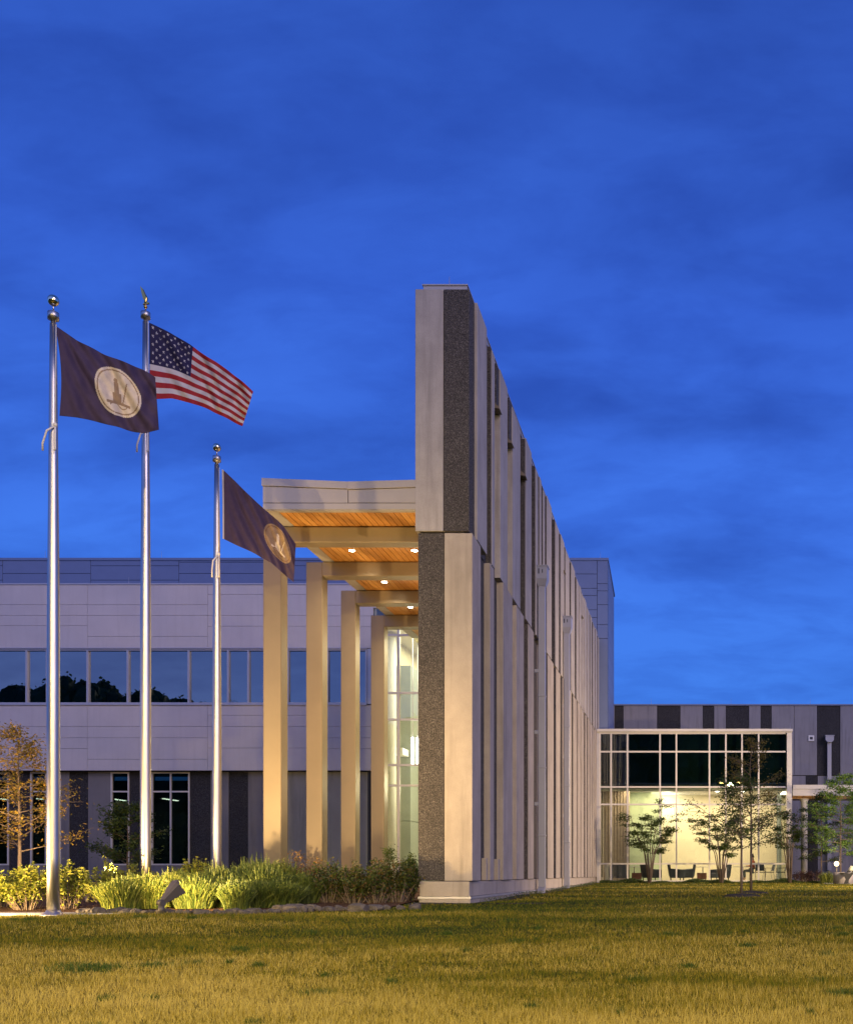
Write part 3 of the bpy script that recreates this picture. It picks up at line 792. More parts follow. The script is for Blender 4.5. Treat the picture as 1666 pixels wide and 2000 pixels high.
s = MB(); s.lathe([(.24,-.35),(.24,9.1)], PX(761,LD+1.6), LD+1.6, 28, 0); s.build('column', M['white'], lob)
for k, (px, dd) in enumerate(((806, 39.0), (815.5, 40.2))):
    x = PX(px, dd); m_ = MB(); za, zb_ = PZ(1492,dd), PZ(1441,dd)
    p_ = thing('pendant_light', ['glowing vertical tube pendant inside the lobby, clear of the wall edge', 'glowing vertical tube pendant half hidden by the wall edge'][k], 'pendant light', (x, dd, zb_), group='tube pendants in the lobby')
    m_.tube([(x,dd,za),(x,dd,zb_)], .055, 12); m_.build('tube', M['tube'], p_)
    m_ = MB(); m_.tube([(x,dd,zb_),(x,dd,9.1)], .02, 8); m_.build('stem', M['alum'], p_)

# ------------------------------------------------------------------ striped building at the back right
BD = 62.0
bk = thing('striped_building', 'long grey building with dark vertical panels behind the glass pavilion', 'building', (12, BD, -.4))
st = [(1150,1200,'l'),(1200,1217,'d'),(1217,1283,'l'),(1283,1328,'d'),(1328,1372,'l'),(1372,1394,'d'),(1394,1417,'l'),(1417,1462,'d'),(1462,1485,'l'),(1485,1506,'d'),(1506,1551,'l'),(1551,1595,'l'),(1595,1640,'d'),(1640,1700,'l'),(1700,1745,'d'),(1745,1800,'l'),(1800,1822,'d'),(1822,1900,'l'),(1900,1950,'d'),(1950,2050,'l'),(2050,2100,'d'),(2100,2400,'l')]
lo_ = [(1150,1400,'l'),(1400,1445,'d'),(1445,1546,'l'),(1546,1573,'l'),(1573,1596,'d'),(1596,1618,'l'),(1618,1640,'l'),(1640,1666,'l'),(1666,1700,'d'),(1700,1780,'l'),(1780,1830,'d'),(1830,2000,'l'),(2000,2040,'d'),(2040,2400,'l')]
dm, lm = MB(), MB()
for lst, y0_, y1_ in ((st,1378,1514),(lo_,1515.5,1712)):
    for a0, b0, t_ in lst:
        q_ = MB() if t_ == 'd' else lm
        q_.box(PX(a0,BD)+.01, PX(b0,BD)-.01, BD+(.03 if t_ == 'd' else 0), BD+.3, PZ(y1_,BD)-(.5 if y1_ > 1700 else 0), PZ(y0_,BD), 0)
        if t_ == 'd': q_.build('aggregate_panel', M['agg2'], bk)
lm.build('smooth_panels', M['grey2'] if 'grey2' in M else concrete('pale_grey_render', (.27,.26,.275), .07), bk)
s = MB(); s.box(PX(1150,BD), PX(2400,BD), BD+.28, BD+12, -.8, PZ(1378,BD)-.02, 0); s.build('core', M['roof'], bk)
s = MB(); s.box(PX(1150,BD), PX(2400,BD), BD-.06, BD+.5, PZ(1378,BD), PZ(1375.3,BD), 0); s.build('coping', M['pent'], bk)
for px in (1271, 1427, 1582): rod(PX(px,BD), BD+.1, PZ(1375,BD), .36, bk)
s = MB(); c = P(1583.5,1442,BD)
s.box(c.x-.17, c.x+.17, BD-.06, BD-.005, c.z-.17, c.z+.17, 0); s.box(c.x-.09, c.x+.09, BD-.065, BD-.0605, c.z-.08, c.z+.08, 1)
s.build('vent', [M['white'], M['black']], bk)
s = MB(); c = P(1618,1445,BD); s.box(c.x-.12, c.x+.12, BD-.25, BD-.02, PZ(1700,BD), PZ(1451,BD), 0)
o = s.build('downpipe', M['downpipe'], bk)
s = MB(); s.box(c.x-.25, c.x+.25, BD-.42, BD-.02, PZ(1447,BD), PZ(1439,BD), 0)
s.prism([(c.x-.25,PZ(1447,BD)),(c.x+.25,PZ(1447,BD)),(c.x+.12,PZ(1451,BD)),(c.x-.12,PZ(1451,BD))], BD-.42, BD-.02, 'y', 0)
s.box(c.x-.28, c.x+.28, BD-.45, BD-.02, PZ(1439,BD), PZ(1437.5,BD), 0)
s.build('conductor_head', M['downpipe'], o)

# ------------------------------------------------------------------ glass pavilion
GDp = 50.0
pv = thing('glass_pavilion', 'boxy glass-walled pavilion with a lit lounge joining the two buildings', 'building', (0, GDp, -.4))
mx = [1171,1193,1225,1288.5,1320.5,1385,1417,1448.5,1481,1535]
mz = [PZ(v, GDp) for v in (1432,1468,1537,1571,1687,1721)]
for i in range(len(mx)-1):
    a_, b_ = PX(mx[i],GDp), PX(mx[i+1],GDp); e = .038
    w = MB(); w.box(a_-e, a_+e, GDp, GDp+.16, mz[-1]-.05, mz[0]+.05, 0)
    for z in mz: w.box(a_+e, b_-e, GDp+.012, GDp+.15, z-e, z+e, 0)
    f = w.build('window', M['cream'], pv)
    g = MB(); g.box(a_+e, b_-e, GDp+.07, GDp+.08, mz[-1]+e, mz[2]-e, 0); g.box(a_+e, b_-e, GDp+.07, GDp+.08, mz[2]+e, mz[0]-e, 1)
    g.build('pane', [M['glass'], M['glass_u']], f)
s = MB(); s.box(-4.33, PX(1547,GDp), GDp-.10, GDp+8.3, PZ(1429,GDp), PZ(1424,GDp), 0); s.box(-4.33, PX(1546,GDp), GDp-.04, GDp+8.2, PZ(1431,GDp)-.0, PZ(1429,GDp)-.003, 0)
s.build('roof', M['cream'], pv)
rod(PX(1543,GDp), GDp+.2, PZ(1424,GDp), .33, pv)
s = MB(); s.box(PX(1536,GDp), PX(1546,GDp), GDp-.02, GDp+.4, -.5, PZ(1431,GDp)-.005, 0); s.build('corner_post', M['cream'], pv)
s = MB(); s.box(-4.34, PX(1171,GDp)-.04, GDp+.01, GDp+.2, -.5, PZ(1431,GDp)-.005, 0); s.box(-4.34, PX(1546,GDp), GDp+.0, GDp+.2, -.6, mz[-1]-.052, 0); s.build('jamb', M['alum'], pv)
s = MB(); s.box(PX(1543,GDp), PX(1544,GDp), GDp+.4, GDp+8, mz[-1], PZ(1431,GDp)-.01, 0); s.build('side_glazing', M['glass_d'], pv)
FZ = mz[-1]-.01
s = MB(); s.box(-4.3, PX(1543,GDp), GDp+.2, GDp+8, FZ-.2, FZ, 0); s.build('floor', M['floor'], pv)
CZ = PZ(1541,GDp)
s = MB(); s.box(-4.3, PX(1543,GDp), GDp+1.4, GDp+8, CZ+.25, CZ+.35, 0); s.box(-4.3, PX(1543,GDp), GDp+.2, GDp+1.4, CZ, CZ+.12, 1); s.box(-4.3, PX(1543,GDp), GDp+1.38, GDp+1.42, CZ+.12, CZ+.25, 1)
s.build('ceiling', [M['white'], M['sage']], pv)
s = MB(); s.box(-4.3, PX(1543,GDp), GDp+.6, GDp+.7, CZ+.36, mz[0]+.1, 0); s.build('spandrel_backing', painted('dark_teal_backing', (.035,.07,.065), .7), pv)
s = MB(); s.box(PX(1292,57)+.0, PX(1516,57), 57, 57.1, FZ, CZ+.25, 0); s.build('rear_wall', M['cream_wall'], pv)
s = MB(); s.box(PX(1229,54.5), PX(1291,54.5), 54.5, 54.62, FZ, CZ+.2, 0); s.build('green_wall', M['lime_wall'], pv)
s = MB(); s.box(PX(1517,56), PX(1543,56), 56, 56.1, FZ, CZ+.2, 0); s.build('grey_wall', M['sage'], pv)
s = MB(); s.box(-4.3, PX(1291,58), 58, 58.1, FZ, CZ+.2, 0); s.build('end_wall', M['cream_wall'], pv)
s = MB()
for k in range(26):
    x = -4.25 + k*.052; s.tube([(x, 53.2+.03*math.sin(k*2.1), FZ+.02),(x, 53.2+.03*math.sin(k*2.1), CZ+.2)], .03, 6, 0, False)
for o_ in (s,): o_.build('curtain', M['curtain'], pv)
lights_pv = [(1239,1546,52.5),(1243,1550,53.5),(1291,1545,51.8),(1358,1541,51.0),(1437,1542,51.2),(1478,1547,52.0)]
for px, py, d in [(1242,0,52.2),(1247,0,54),(1292,0,51.9),(1358,0,52.2),(1420,0,52.2),(1478,0,52.0),(1330,0,54),(1400,0,54.5),(1450,0,54.5),(1500,0,53)]:
    x = PX(px,d); m_ = MB(); m_.lathe([(.10,0),(.10,.02)], x, d, 14, 0, CZ+.225); m_.build('ceiling_light', M['bulbw'], pv)
mz_b = MB(); mz_b.box(-4.0, -3.0, 51.6, 51.75, CZ+.12, CZ+.15, 0)

area('lounge_ceiling_glow', (PX(1400,54.5), 54.4, CZ+.2), 7.0, 3.6, 470, (1,.80,.56))
area('lounge_left_glow', (-2.4, 52.6, CZ+.2), 1.6, 1.8, 110, (1,.80,.55))
point('lounge_wall_washer', (PX(1300,56.2), 56.2, CZ-.25), 80, (1,.93,.75), .1)
area('lobby_ceiling_glow', (-8.2, LD+3.6, 9.0), 4.5, 5.5, 640, (1,.92,.62))
point('lobby_low_glow', (-8.4, LD+2.2, 3.4), 330, (1,.90,.60), .25)

# ------------------------------------------------------------------ covered walkway right of the pavilion
wk = thing('walkway_canopy', 'flat cream walkway canopy on round posts right of the pavilion', 'canopy', (8, 52, -.4))
WD = 52.0
m_ = MB(); m_.box(PX(1547,WD)+.02, PX(1700,WD)+6, WD-.0, WD+3, PZ(1554,WD), PZ(1541,WD)-.008, 0); m_.box(PX(1547,WD)+.02, PX(1700,WD)+6, WD-.04, WD+3, PZ(1541,WD), PZ(1533,WD), 0)
m_.build('fascia', M['cream'], wk)
m_ = MB(); m_.box(PX(1547,WD)+.02, PX(1700,WD)+6, WD+.1, WD+3, PZ(1555.5,WD), PZ(1554,WD)-.002, 0); m_.build('soffit', M['wood'], wk)
m_ = MB(); m_.box(PX(1547,WD)+.02, PX(1700,WD)+6, WD+.5, WD+.75, PZ(1558.5,WD), PZ(1555.5,WD)-.002, 0); m_.build('beam', M['wood'], wk)
for px in (1570, 1720, 1870):
    m_ = MB(); x = PX(px, WD+.6); m_.lathe([(.17,-.45),(.17,PZ(1566,WD)),(.26,PZ(1558,WD)-.003)], x, WD+.62, 20, 0); m_.build('post', M['cream'], wk)
m_ = MB(); m_.lathe([(.09,0),(.09,.02)], PX(1628,WD+1.0), WD+1.0, 12, 0, PZ(1557,WD)-.01); m_.build('downlight', M['bulbw'], wk)
spot('walkway_downlight', (PX(1628,WD+1.0), WD+1.0, 3.7), (PX(1628,WD+1.0), WD+1.0, 0), 60, (1,.8,.5), 120, .7, .06)

# ------------------------------------------------------------------ lounge furniture
def armchair_proto():
    t = thing('armchair', '', 'armchair', (0,0,0), group='dark armchairs in the lounge')
    m_ = MB(); m_.box(-.36,.36,-.36,.36,.16,.42,0); m_.build('seat', M['upholst'], t, bevel=.04)
    m_ = MB(); m_.prism([(-.40,.16),(-.40,.58),(.36,.64),(.38,.16)], -.48, -.37, 'y', 0); m_.build('armrest', M['upholst'], t, bevel=.04)
    m_ = MB(); m_.prism([(-.40,.16),(-.40,.58),(.36,.64),(.38,.16)], .37, .48, 'y', 0); m_.build('armrest', M['upholst'], t, bevel=.04)
    m_ = MB(); m_.prism([(.26,.2),(.40,.2),(.50,.86),(.36,.90)], -.47, .47, 'y', 0); m_.build('backrest', M['upholst'], t, bevel=.05)
    for sx in (-.32,.32):
        for sy in (-.38,.38):
            m_ = MB(); m_.tube([(sx,sy,0),(sx,sy,.17)], [.02,.03], 8); m_.build('leg', M['bench'], t)
    return t
ac = armchair_proto()
spots_ = [(1209,51.4,R(-90),'dark armchair at the far left of the lounge, behind the striped curtain reflection'),
          (1272,52.2,R(200),'dark armchair behind the stems of the first maple'),
          (1322,51.7,R(180),'dark armchair turned left, alone between the two maples'),
          (1340,52.9,R(0),'dark armchair facing right beside the small red-brown table'),
          (1405,52.0,R(20),'dark armchair behind the stems of the second maple')]
for i, (px, d, rz, lab) in enumerate(spots_):
    if i == 0: ac.location = (PX(px,d), d, FZ); ac.rotation_euler = (0,0,rz); ac['label'] = lab
    else: dup(ac, (PX(px,d), d, FZ), rz, lab)
def side_table(px, d, lab):
    x = PX(px,d); t = thing('side_table', lab, 'side table', (x,d,FZ), group='red-brown side tables in the lounge')
    m_ = MB(); m_.box(x-.24,x+.24,d-.24,d+.24,FZ+.1,FZ+.42,0); m_.build('cabinet', M['redwood'], t, bevel=.01)
    for a_ in (-.2,.2):
        for b_ in (-.2,.2):
            m_ = MB(); m_.box(x+a_-.02,x+a_+.02,d+b_-.02,d+b_+.02,FZ,FZ+.1,0); m_.build('leg', M['bench'], t)
side_table(1243, 51.9, 'low red-brown cube table left of the first maple stems')
side_table(1370, 51.8, 'low red-brown cube table between armchair and second maple')
def cafe_table(px, d, lab, r=.42, z=.74):
    x = PX(px,d); t = thing('round_table', lab, 'table', (x,d,FZ), group='thin-topped tables in the lounge')
    m_ = MB(); m_.lathe([(r,z-.03),(r,z)], x, d, 28, 0, FZ); m_.build('tabletop', M['alum'], t)
    m_ = MB(); m_.tube([(x,d,FZ+.02),(x,d,FZ+z-.03)], .03, 10); m_.build('pedestal', M['chrome'], t)
    m_ = MB(); m_.lathe([(.24,0),(.22,.02)], x, d, 20, 0, FZ); m_.build('base', M['chrome'], t)
cafe_table(1372, 53.4, 'thin round pedestal table above the cube table')
cafe_table(1450, 52.6, 'thin round table with a seated person behind the lawn trees', .5)
cafe_table(1238, 53.2, 'thin round table near the green lounge wall', .35)
def bin_():
    x = PX(1186.5,51.2); t = thing('litter_bin', 'tall white tapered bin in the left corner of the pavilion', 'bin', (x,51.2,FZ))
    m_ = MB(); m_.lathe([(.13,0),(.17,.75),(.15,.75)], x, 51.2, 20, 0, FZ); m_.build('body', M['white'], t)
    m_ = MB(); m_.lathe([(.17,0),(.18,.03),(.10,.05)], x, 51.2, 20, 0, FZ+.752); m_.build('lid', M['white'], t)
bin_()
def side_chair_proto():
    t = thing('chair', '', 'chair', (0,0,0), group='dark metal-legged chairs in the lounge')
    m_ = MB(); m_.box(-.23,.23,-.23,.23,.43,.47,0); m_.build('seat', M['upholst'], t, bevel=.012)
    m_ = MB(); m_.prism([(.20,.52),(.23,.52),(.33,.88),(.30,.89)], -.22, .22, 'y', 0); m_.build('backrest', M['upholst'], t, bevel=.008)
    for sy in (-.24,.24):
        m_ = MB(); m_.tube([(-.25,sy,0),(-.2,sy,.44)], .011, 6); m_.build('leg', M['chrome'], t)
        m_ = MB(); m_.tube([(.28,sy,0),(.2,sy,.44),(.32,sy,.86)], .011, 6); m_.build('leg', M['chrome'], t)
        m_ = MB(); m_.tube([(-.2,sy,.44),(-.21,sy,.66),(.25,sy,.67)], .011, 6); m_.build('armrest', M['bench'], t)
    return t
ch = side_chair_proto()
for i, (px, d, rz, lab) in enumerate([(1524,52.0,R(0),'dark chair facing left, nearest the grey wall of the lounge'),
        (1500,52.6,R(12),'dark chair facing left, second from the grey wall'),
        (1484,52.0,R(90),'dark chair behind the table, third from the grey wall')]):
    if i == 0: ch.location = (PX(px,d),d,FZ); ch.rotation_euler = (0,0,rz); ch['label'] = lab
    else: dup(ch, (PX(px,d),d,FZ), rz, lab)
# the chair the seated person uses
dup(ch, (PX(1472,52.6),52.6,FZ), 0, 'dark chair under the seated person in red')

def skin_mesh(name, verts, edges, radii, mat, parent, root=0, sub=2):
    me = bpy.data.meshes.new(name); me.from_pydata(verts, edges, []); me.materials.append(mat)
    o = bpy.data.objects.new(name, me); COL.objects.link(o); o.parent = parent
    md = o.modifiers.new('skin', 'SKIN'); md.use_smooth_shade = True
    for i, r in enumerate(radii):
        v = me.skin_vertices[0].data[i]; v.radius = (r, r); v.use_root = (i == root)
    s_ = o.modifiers.new('sub', 'SUBSURF'); s_.levels = sub; s_.render_levels = sub
    return o
def person():
    x, d = PX(1470,52.6), 52.6
    t = thing('person', 'seated person in a red-orange top and grey trousers facing left at the table', 'person', (x,d,FZ))
    # local coordinates, facing -x, seat height .47
    V_ = [(.0,0,.56),(.03,0,.75),(.02,0,.95),(0,0,1.06),(-.02,0,1.13),(-.03,0,1.22),(-.035,0,1.30),      # pelvis .. head 0-6
          (0,-.17,1.0),(-.07,-.22,.78),(-.28,-.17,.77),(-.36,-.15,.78),                                   # right arm 7-10
          (0,.17,1.0),(-.07,.22,.78),(-.28,.17,.77),(-.36,.15,.78),                                       # left arm 11-14
          (-.08,-.09,.53),(-.44,-.11,.53),(-.42,-.11,.10),(-.55,-.12,.05),                                # right leg 15-18
          (-.08,.09,.53),(-.44,.11,.53),(-.50,.11,.10),(-.62,.12,.05)]                                    # left leg
    E_ = [(0,1),(1,2),(2,3),(3,4),(4,5),(5,6),(2,7),(7,8),(8,9),(9,10),(2,11),(11,12),(12,13),(13,14),(0,15),(15,16),(16,17),(17,18),(0,19),(19,20),(20,21),(21,22)]
    Rr = [.13,.125,.13,.06,.05,.085,.07,.055,.042,.032,.03,.055,.042,.032,.03,.085,.062,.042,.04,.085,.062,.042,.04]
    skin_mesh('body', V_, E_, Rr, M['skin'], t)
    Vs = V_[1:4]+[V_[7],V_[8],(-.24,-.18,.77),V_[11],V_[12],(-.24,.18,.77),(.0,0,.60)]
    skin_mesh('shirt', Vs, [(9,0),(0,1),(1,2),(1,3),(3,4),(4,5),(1,6),(6,7),(7,8)], [.15,.15,.075,.07,.055,.048,.07,.055,.048,.145], M['shirt'], t, 1)
    Vt = [V_[0],V_[15],V_[16],(-.43,-.11,.16),V_[19],V_[20],(-.50,.11,.16)]
    skin_mesh('trousers', Vt, [(0,1),(1,2),(2,3),(0,4),(4,5),(5,6)], [.145,.10,.075,.058,.10,.075,.058], M['trouser'], t)
    skin_mesh('hair', [(0,0,1.20),(0,0,1.30),(-.04,0,1.345)], [(0,1),(1,2)], [.07,.088,.06], M['hair'], t, 1)
person()

# ------------------------------------------------------------------ flagpoles
def flagpole(px, d, ball_y, label, eagle=False, group='flagpoles in the planting bed'):
    x = PX(px,d); s_ = F/d; z0 = gz(x,d)
    t = thing('flagpole', label, 'flagpole', (x,d,z0), group=group)
    zt_ = PZ(ball_y, d)                                # centre of the finial ball
    zc = zt_ - .36
    m_ = MB(); n = 10; pts = []; rr = []
    for k in range(n+1):
        u = k/n; pts.append((x,d,z0-.02+(zc-z0)*u)); rr.append(.094 if u < .45 else .094-.043*((u-.45)/.55))
    m_.tube(pts, rr, 28); m_.build('pole', M['pole'], t)
    m_ = MB(); m_.lathe([(.20,0),(.19,.03),(.12,.06),(.097,.10)], x, d, 28, 0, z0+.0); m_.build('base_collar', M['pole'], t)
    m_ = MB(); m_.lathe([(.035,0),(.035,.05),(.085,.06),(.085,.17),(.05,.19),(.02,.20)], x, d, 24, 0, zc-.01); m_.build('truck', M['pole'], t)
    m_ = MB(); m_.tube([(x,d,zc+.18),(x,d,zt_-.05)], .011, 8)
    if eagle:
        r = .035; m_.lathe([(r*math.sin(a_), -r*math.cos(a_)) for a_ in np.linspace(.05,math.pi-.05,9)], x, d, 14, 0, zc+.27)
        b0 = zc+.31
        m_.tube([(x,d,b0),(x,d-.0,b0+.04),(x+.01,d,b0+.12),(x-.0,d,b0+.17),(x-.03,d,b0+.185)], [.012,.028,.035,.02,.008], 10)
        for sg in (-1,1):          # raised wings
            m_.prism([(x+.0,b0+.07),(x+.02,b0+.14),(x-.05,b0+.30),(x-.085,b0+.34),(x-.065,b0+.22),(x-.03,b0+.09)], d+sg*.02, d+sg*.032, 'y')
        m_.prism([(x-.05,b0+.0),(x+.06,b0+.01),(x+.07,b0+.035),(x,b0+.06)], d-.015, d+.015, 'y')
        m_.build('eagle_finial', M['gold'], t)
    else:
        r = .088; m_.lathe([(r*math.sin(a_), -r*math.cos(a_)) for a_ in np.linspace(.05,math.pi-.05,17)], x, d, 28, 0, zt_)
        m_.build('ball_finial', M['ball'], t)
    return t, x, d
fp1 = flagpole(105, 16.70, 587, 'tall silver flagpole with a ball finial, nearest the left edge')
fp2 = flagpole(285, 19.52, 590, 'tallest silver flagpole with a gold eagle finial carrying the striped flag', True)
fp3 = flagpole(424, 22.48, 874, 'silver flagpole with a ball finial nearest the entrance canopy')
# halyards
def halyard(fp, y0_, y1_, ybot, loop):
    t, x, d = fp; m_ = MB(); xo = x+.075
    m_.tube([(xo,d-.05,PZ(y0_,d)),(xo,d-.06,PZ(y1_,d))], .007, 6)
    k = PZ(y1_,d)
    L = PZ(ybot,d)
    m_.tube([(xo,d-.07,k),(x+.09,d-.1,(k+L)/2),(x+.10,d-.11,L+.03),(x+.09,d-.12,L)], .016, 8)
    m_.tube([(xo,d-.07,k),(x-.02,d-.14,(k+L)/2+.1),(x-loop,d-.12,(k+L)/2-.1),(x-loop-.01,d-.1,L)], .016, 8)
    m_.lathe([(.018,0),(.03,.02),(.03,.05),(.015,.07)], xo, d-.07, 10, 0, k-.02)
    m_.build('halyard', M['rope'], t)
halyard(fp1, 637, 835, 885, .10); halyard(fp2, 630, 840, 887, .10); halyard(fp3, 915, 1085, 1130, .05)

# ------------------------------------------------------------------ flags
def cloth_mat(name, col, var=.1):
    m, nt, out = new_mat(name)
    b = nt.nodes.new('ShaderNodeBsdfPrincipled'); b.inputs['Roughness'].default_value = .75; b.inputs['Specular IOR Level'].default_value = .2
    n = noise(nt, coords(nt), 9, 5)
    c = ramp(nt, n, [(.3, tuple(k*(1-var) for k in col)), (.7, tuple(min(1,k*(1+var)) for k in col))]); link(nt, c, b.inputs['Base Color'])
    t = nt.nodes.new('ShaderNodeBsdfTranslucent'); link(nt, c, t.inputs['Color'])
    mx = nt.nodes.new('ShaderNodeMixShader'); mx.inputs[0].default_value = .3
    link(nt, b.outputs[0], mx.inputs[1]); link(nt, t.outputs[0], mx.inputs[2]); link(nt, mx.outputs[0], out.inputs['Surface'])
    bump(nt, b, noise(nt, coords(nt, (1,1,1)), 5, 3), .25, .02)
    return m
C_navy = cloth_mat('flag_navy', (.035,.03,.085)); C_red = cloth_mat('flag_red', (.42,.035,.04)); C_white = cloth_mat('flag_white', (.68,.64,.62), .04)
C_blue = cloth_mat('flag_deep_blue', (.095,.065,.115)); C_cream = cloth_mat('flag_seal_cream', (.86,.74,.55), .15); C_tan = cloth_mat('flag_seal_tan', (.42,.29,.17), .2)
C_brown = cloth_mat('flag_seal_brown', (.30,.17,.09), .3)
def curve(pts, n):
    pts = np.array(pts, float); L = np.r_[0, np.cumsum(np.hypot(*np.diff(pts,axis=0).T))]; L /= L[-1]
    u = np.linspace(0,1,n)
    q = np.stack([np.interp(u, L, pts[:,0]), np.interp(u, L, pts[:,1])],1)
    for _ in range(max(2, n//8)):          # smooth the polyline
        q[1:-1] = (q[:-2]+2*q[1:-1]+q[2:])/4
    return q
def flag(label, top, bot, d0, back, colour, mats, nu=150, nv=104, waves=(.055, 2.6, .7), hoist=0):
    T, B = curve(top, nu+1), curve(bot, nu+1)
    u = np.linspace(0,1,nu+1)[:,None]; v = np.linspace(0,1,nv+1)[None,:]
    px = T[:,0:1]*(1-v)+B[:,0:1]*v; py = T[:,1:2]*(1-v)+B[:,1:2]*v
    px = px + hoist*np.sin(v*math.pi)*(1-u)**2
    amp, fr, sk = waves
    d = d0 + back*u + amp*np.sin(2*math.pi*(fr*u - sk*v))*(u**.6) + amp*.45*np.sin(2*math.pi*(fr*1.9*u + 1.1*v)+1)*(u**.8) + .022*np.sin(2*math.pi*(5.3*u - 2.6*v)+.6*np.sin(9*u))*np.minimum(1, u*5)
    W = np.stack([(px-VX)/F*d, d, (VY-py)/F*d], -1)
    W[...,2] += .012*np.sin(2*math.pi*(fr*1.3*u + .3*v))*u
    nvp = nv+1; i = (np.arange(nu)[:,None]*nvp + np.arange(nv)[None,:]).ravel()
    f = np.stack([i, i+nvp, i+nvp+1, i+1],1)
    uc = np.repeat((np.arange(nu)+.5)/nu, nv); vc = np.tile((np.arange(nv)+.5)/nv, nu)
    base = Vector(tuple(W[0,nv]))
    o = np_mesh('flag', W.reshape(-1,3)-np.array(base), f, mats, None, colour(uc, vc), True); o.location = base
    md = o.modifiers.new('thickness', 'SOLIDIFY'); md.thickness = .003; md.offset = 0
    return tag(o, label, 'flag', 'flags on the flagpoles')
def stars_and_stripes(u, v):
    m = np.where((np.floor(v*13).astype(int) % 2) == 0, 1, 2)        # 1 red 2 white
    cu, cv = .40, 7/13; inc = (u < cu) & (v < cv)
    m = np.where(inc, 0, m)
    asp = 1.9                                    # fly/hoist
    for r in range(9):
        n = 6 if r % 2 == 0 else 5
        for c in range(n):
            su = cu*((c+.5)/6 + (0 if r % 2 == 0 else .5/6)); sv = cv*(r+.75)/9.5
            du, dv = (u-su)*asp, v-sv; rr = np.hypot(du, dv); an = np.arctan2(du, -dv)
            lim = .021*(.62+.38*np.cos(5*an))
            m = np.where(inc & (rr < lim), 2, m)
    return m
def seal(cu, cv, ru, rv, mid):
    def f(u, v):
        r = np.hypot((u-cu)/ru, (v-cv)/rv); a = np.arctan2(v-cv, u-cu)
        m = np.zeros(u.shape, int)
        m = np.where(r < 1, 1, m); m = np.where((r > .86) & (r < .91), 2, m)
        x, y = (u-cu)/ru, (v-cv)/rv
        # standing figure, ground line and low shapes, worn to soft patches
        m = np.where((np.abs(x+.05) < .10+.08*(y > .05)) & (y > -.38) & (y < .42), mid, m)
        m = np.where(np.hypot(x+.05, (y+.46)*1.0) < .09, mid, m)
        m = np.where((np.abs(y-.47) < .045) & (np.abs(x) < .5), mid, m)
        m = np.where((np.abs(x-.30+.25*y) < .025) & (y > -.5) & (y < .42), mid, m)
        m = np.where((np.abs(y-.56-.1*np.sin(x*9)) < .03) & (np.abs(x) < .38), 2, m)
        return m
    return f
flag('navy flag with a large cream seal flying from the leftmost flagpole',
     [(109,636),(150,664),(200,690),(245,708),(278,720),(304,738)], [(117,812),(150,815),(200,826),(250,840),(285,848),(311,838)],
     16.72, .9, seal(.60,.49,.235,.35,2), [C_blue, C_cream, C_tan], hoist=7)
flag('red and white striped flag with a starred navy canton on the eagle-topped flagpole',
     [(292,630),(330,648),(370,672),(410,700),(445,722),(495,764)], [(293,780),(335,778),(370,786),(410,800),(440,816),(474,832)],
     19.54, 1.1, stars_and_stripes, [C_navy, C_red, C_white], nu=190, nv=130, waves=(.075,2.8,.45))
f3 = flag('dusky navy flag with a brown and gold seal in front of the canopy fascia',
     [(437,918),(465,945),(500,980),(530,1005),(556,1030),(578,1062)], [(438,1053),(465,1066),(500,1082),(530,1100),(552,1118),(574,1138)],
     22.5, .6, seal(.74,.46,.20,.33,3), [C_blue, C_tan, C_brown, C_cream], waves=(.05,2.3,.8))
m_ = MB(); d = 22.49
m_.prism([(PX(434,d),PZ(917,d)),(PX(437.2,d),PZ(918,d)),(PX(438.2,d),PZ(985,d)),(PX(438.4,d),PZ(1053,d)),(PX(435.5,d),PZ(1052,d)),(PX(435,d),PZ(985,d))], d-.004, d+.004, 'y')
o = m_.build('header_band', C_white, f3)

# ------------------------------------------------------------------ floodlights
def floodlight(loc, aim, label, group='ground floodlights'):
    """box-nosed bronze floodlight on a short stem; loc is its base"""
    L = Vector(loc); t = thing('floodlight', label, 'floodlight', loc, group=group)
    m_ = MB(); m_.tube([L, L+Vector((0,0,.17))], .05, 12); m_.build('stem', M['lamp_body'], t)
    piv = L + Vector((0,0,.20))
    m_ = MB(); dirn = (Vector(aim)-piv).normalized()
    side = dirn.cross(Vector((0,0,1))).normalized(); upv = side.cross(dirn)
    m_.tube([piv-side*.05, piv+side*.05], .055, 14); m_.build('knuckle', M['lamp_body'], t)
    m_ = MB(); secs = [(0.0,.038,.033),(.08,.065,.05),(.31,.12,.10),(.37,.13,.11)]
    rings = []
    for s_, w, h in secs:
        c = piv + dirn*s_
        rings.append([c+side*w+upv*h*.7, c+side*w*.55+upv*h, c-side*w*.55+upv*h, c-side*w+upv*h*.7, c-side*w-upv*h, c+side*w-upv*h])
    for a_, b_ in zip(rings, rings[1:]):
        for k in range(6): m_.poly([a_[k], a_[(k+1)%6], b_[(k+1)%6], b_[k]], 0)
    m_.poly(rings[0], 0)
    vis = rings[-1]; top = [vis[0]+dirn*.02+upv*.005, vis[1]+dirn*.07, vis[2]+dirn*.07, vis[3]+dirn*.02+upv*.005]
    for a_, b_, c_, e_ in ((vis[0],vis[1],top[1],top[0]),(vis[1],vis[2],top[2],top[1]),(vis[2],vis[3],top[3],top[2])):
        m_.poly([a_,b_,c_,e_], 0)
    m_.build('housing', M['lamp_body'], t)
    m_ = MB(); q = [p - dirn*.03 for p in rings[-1]]; cc = sum(q, Vector())/6; m_.poly([cc+(p-cc)*.93 for p in q], 0); m_.build('lens', emit('floodlight_lens', (1,.72,.3), 40) if 'fl' not in M else M['fl'], t)
    return piv + dirn*.40
M['fl'] = emit('floodlight_lens', (1,.72,.3), 25)
WARM = (1,.66,.28)
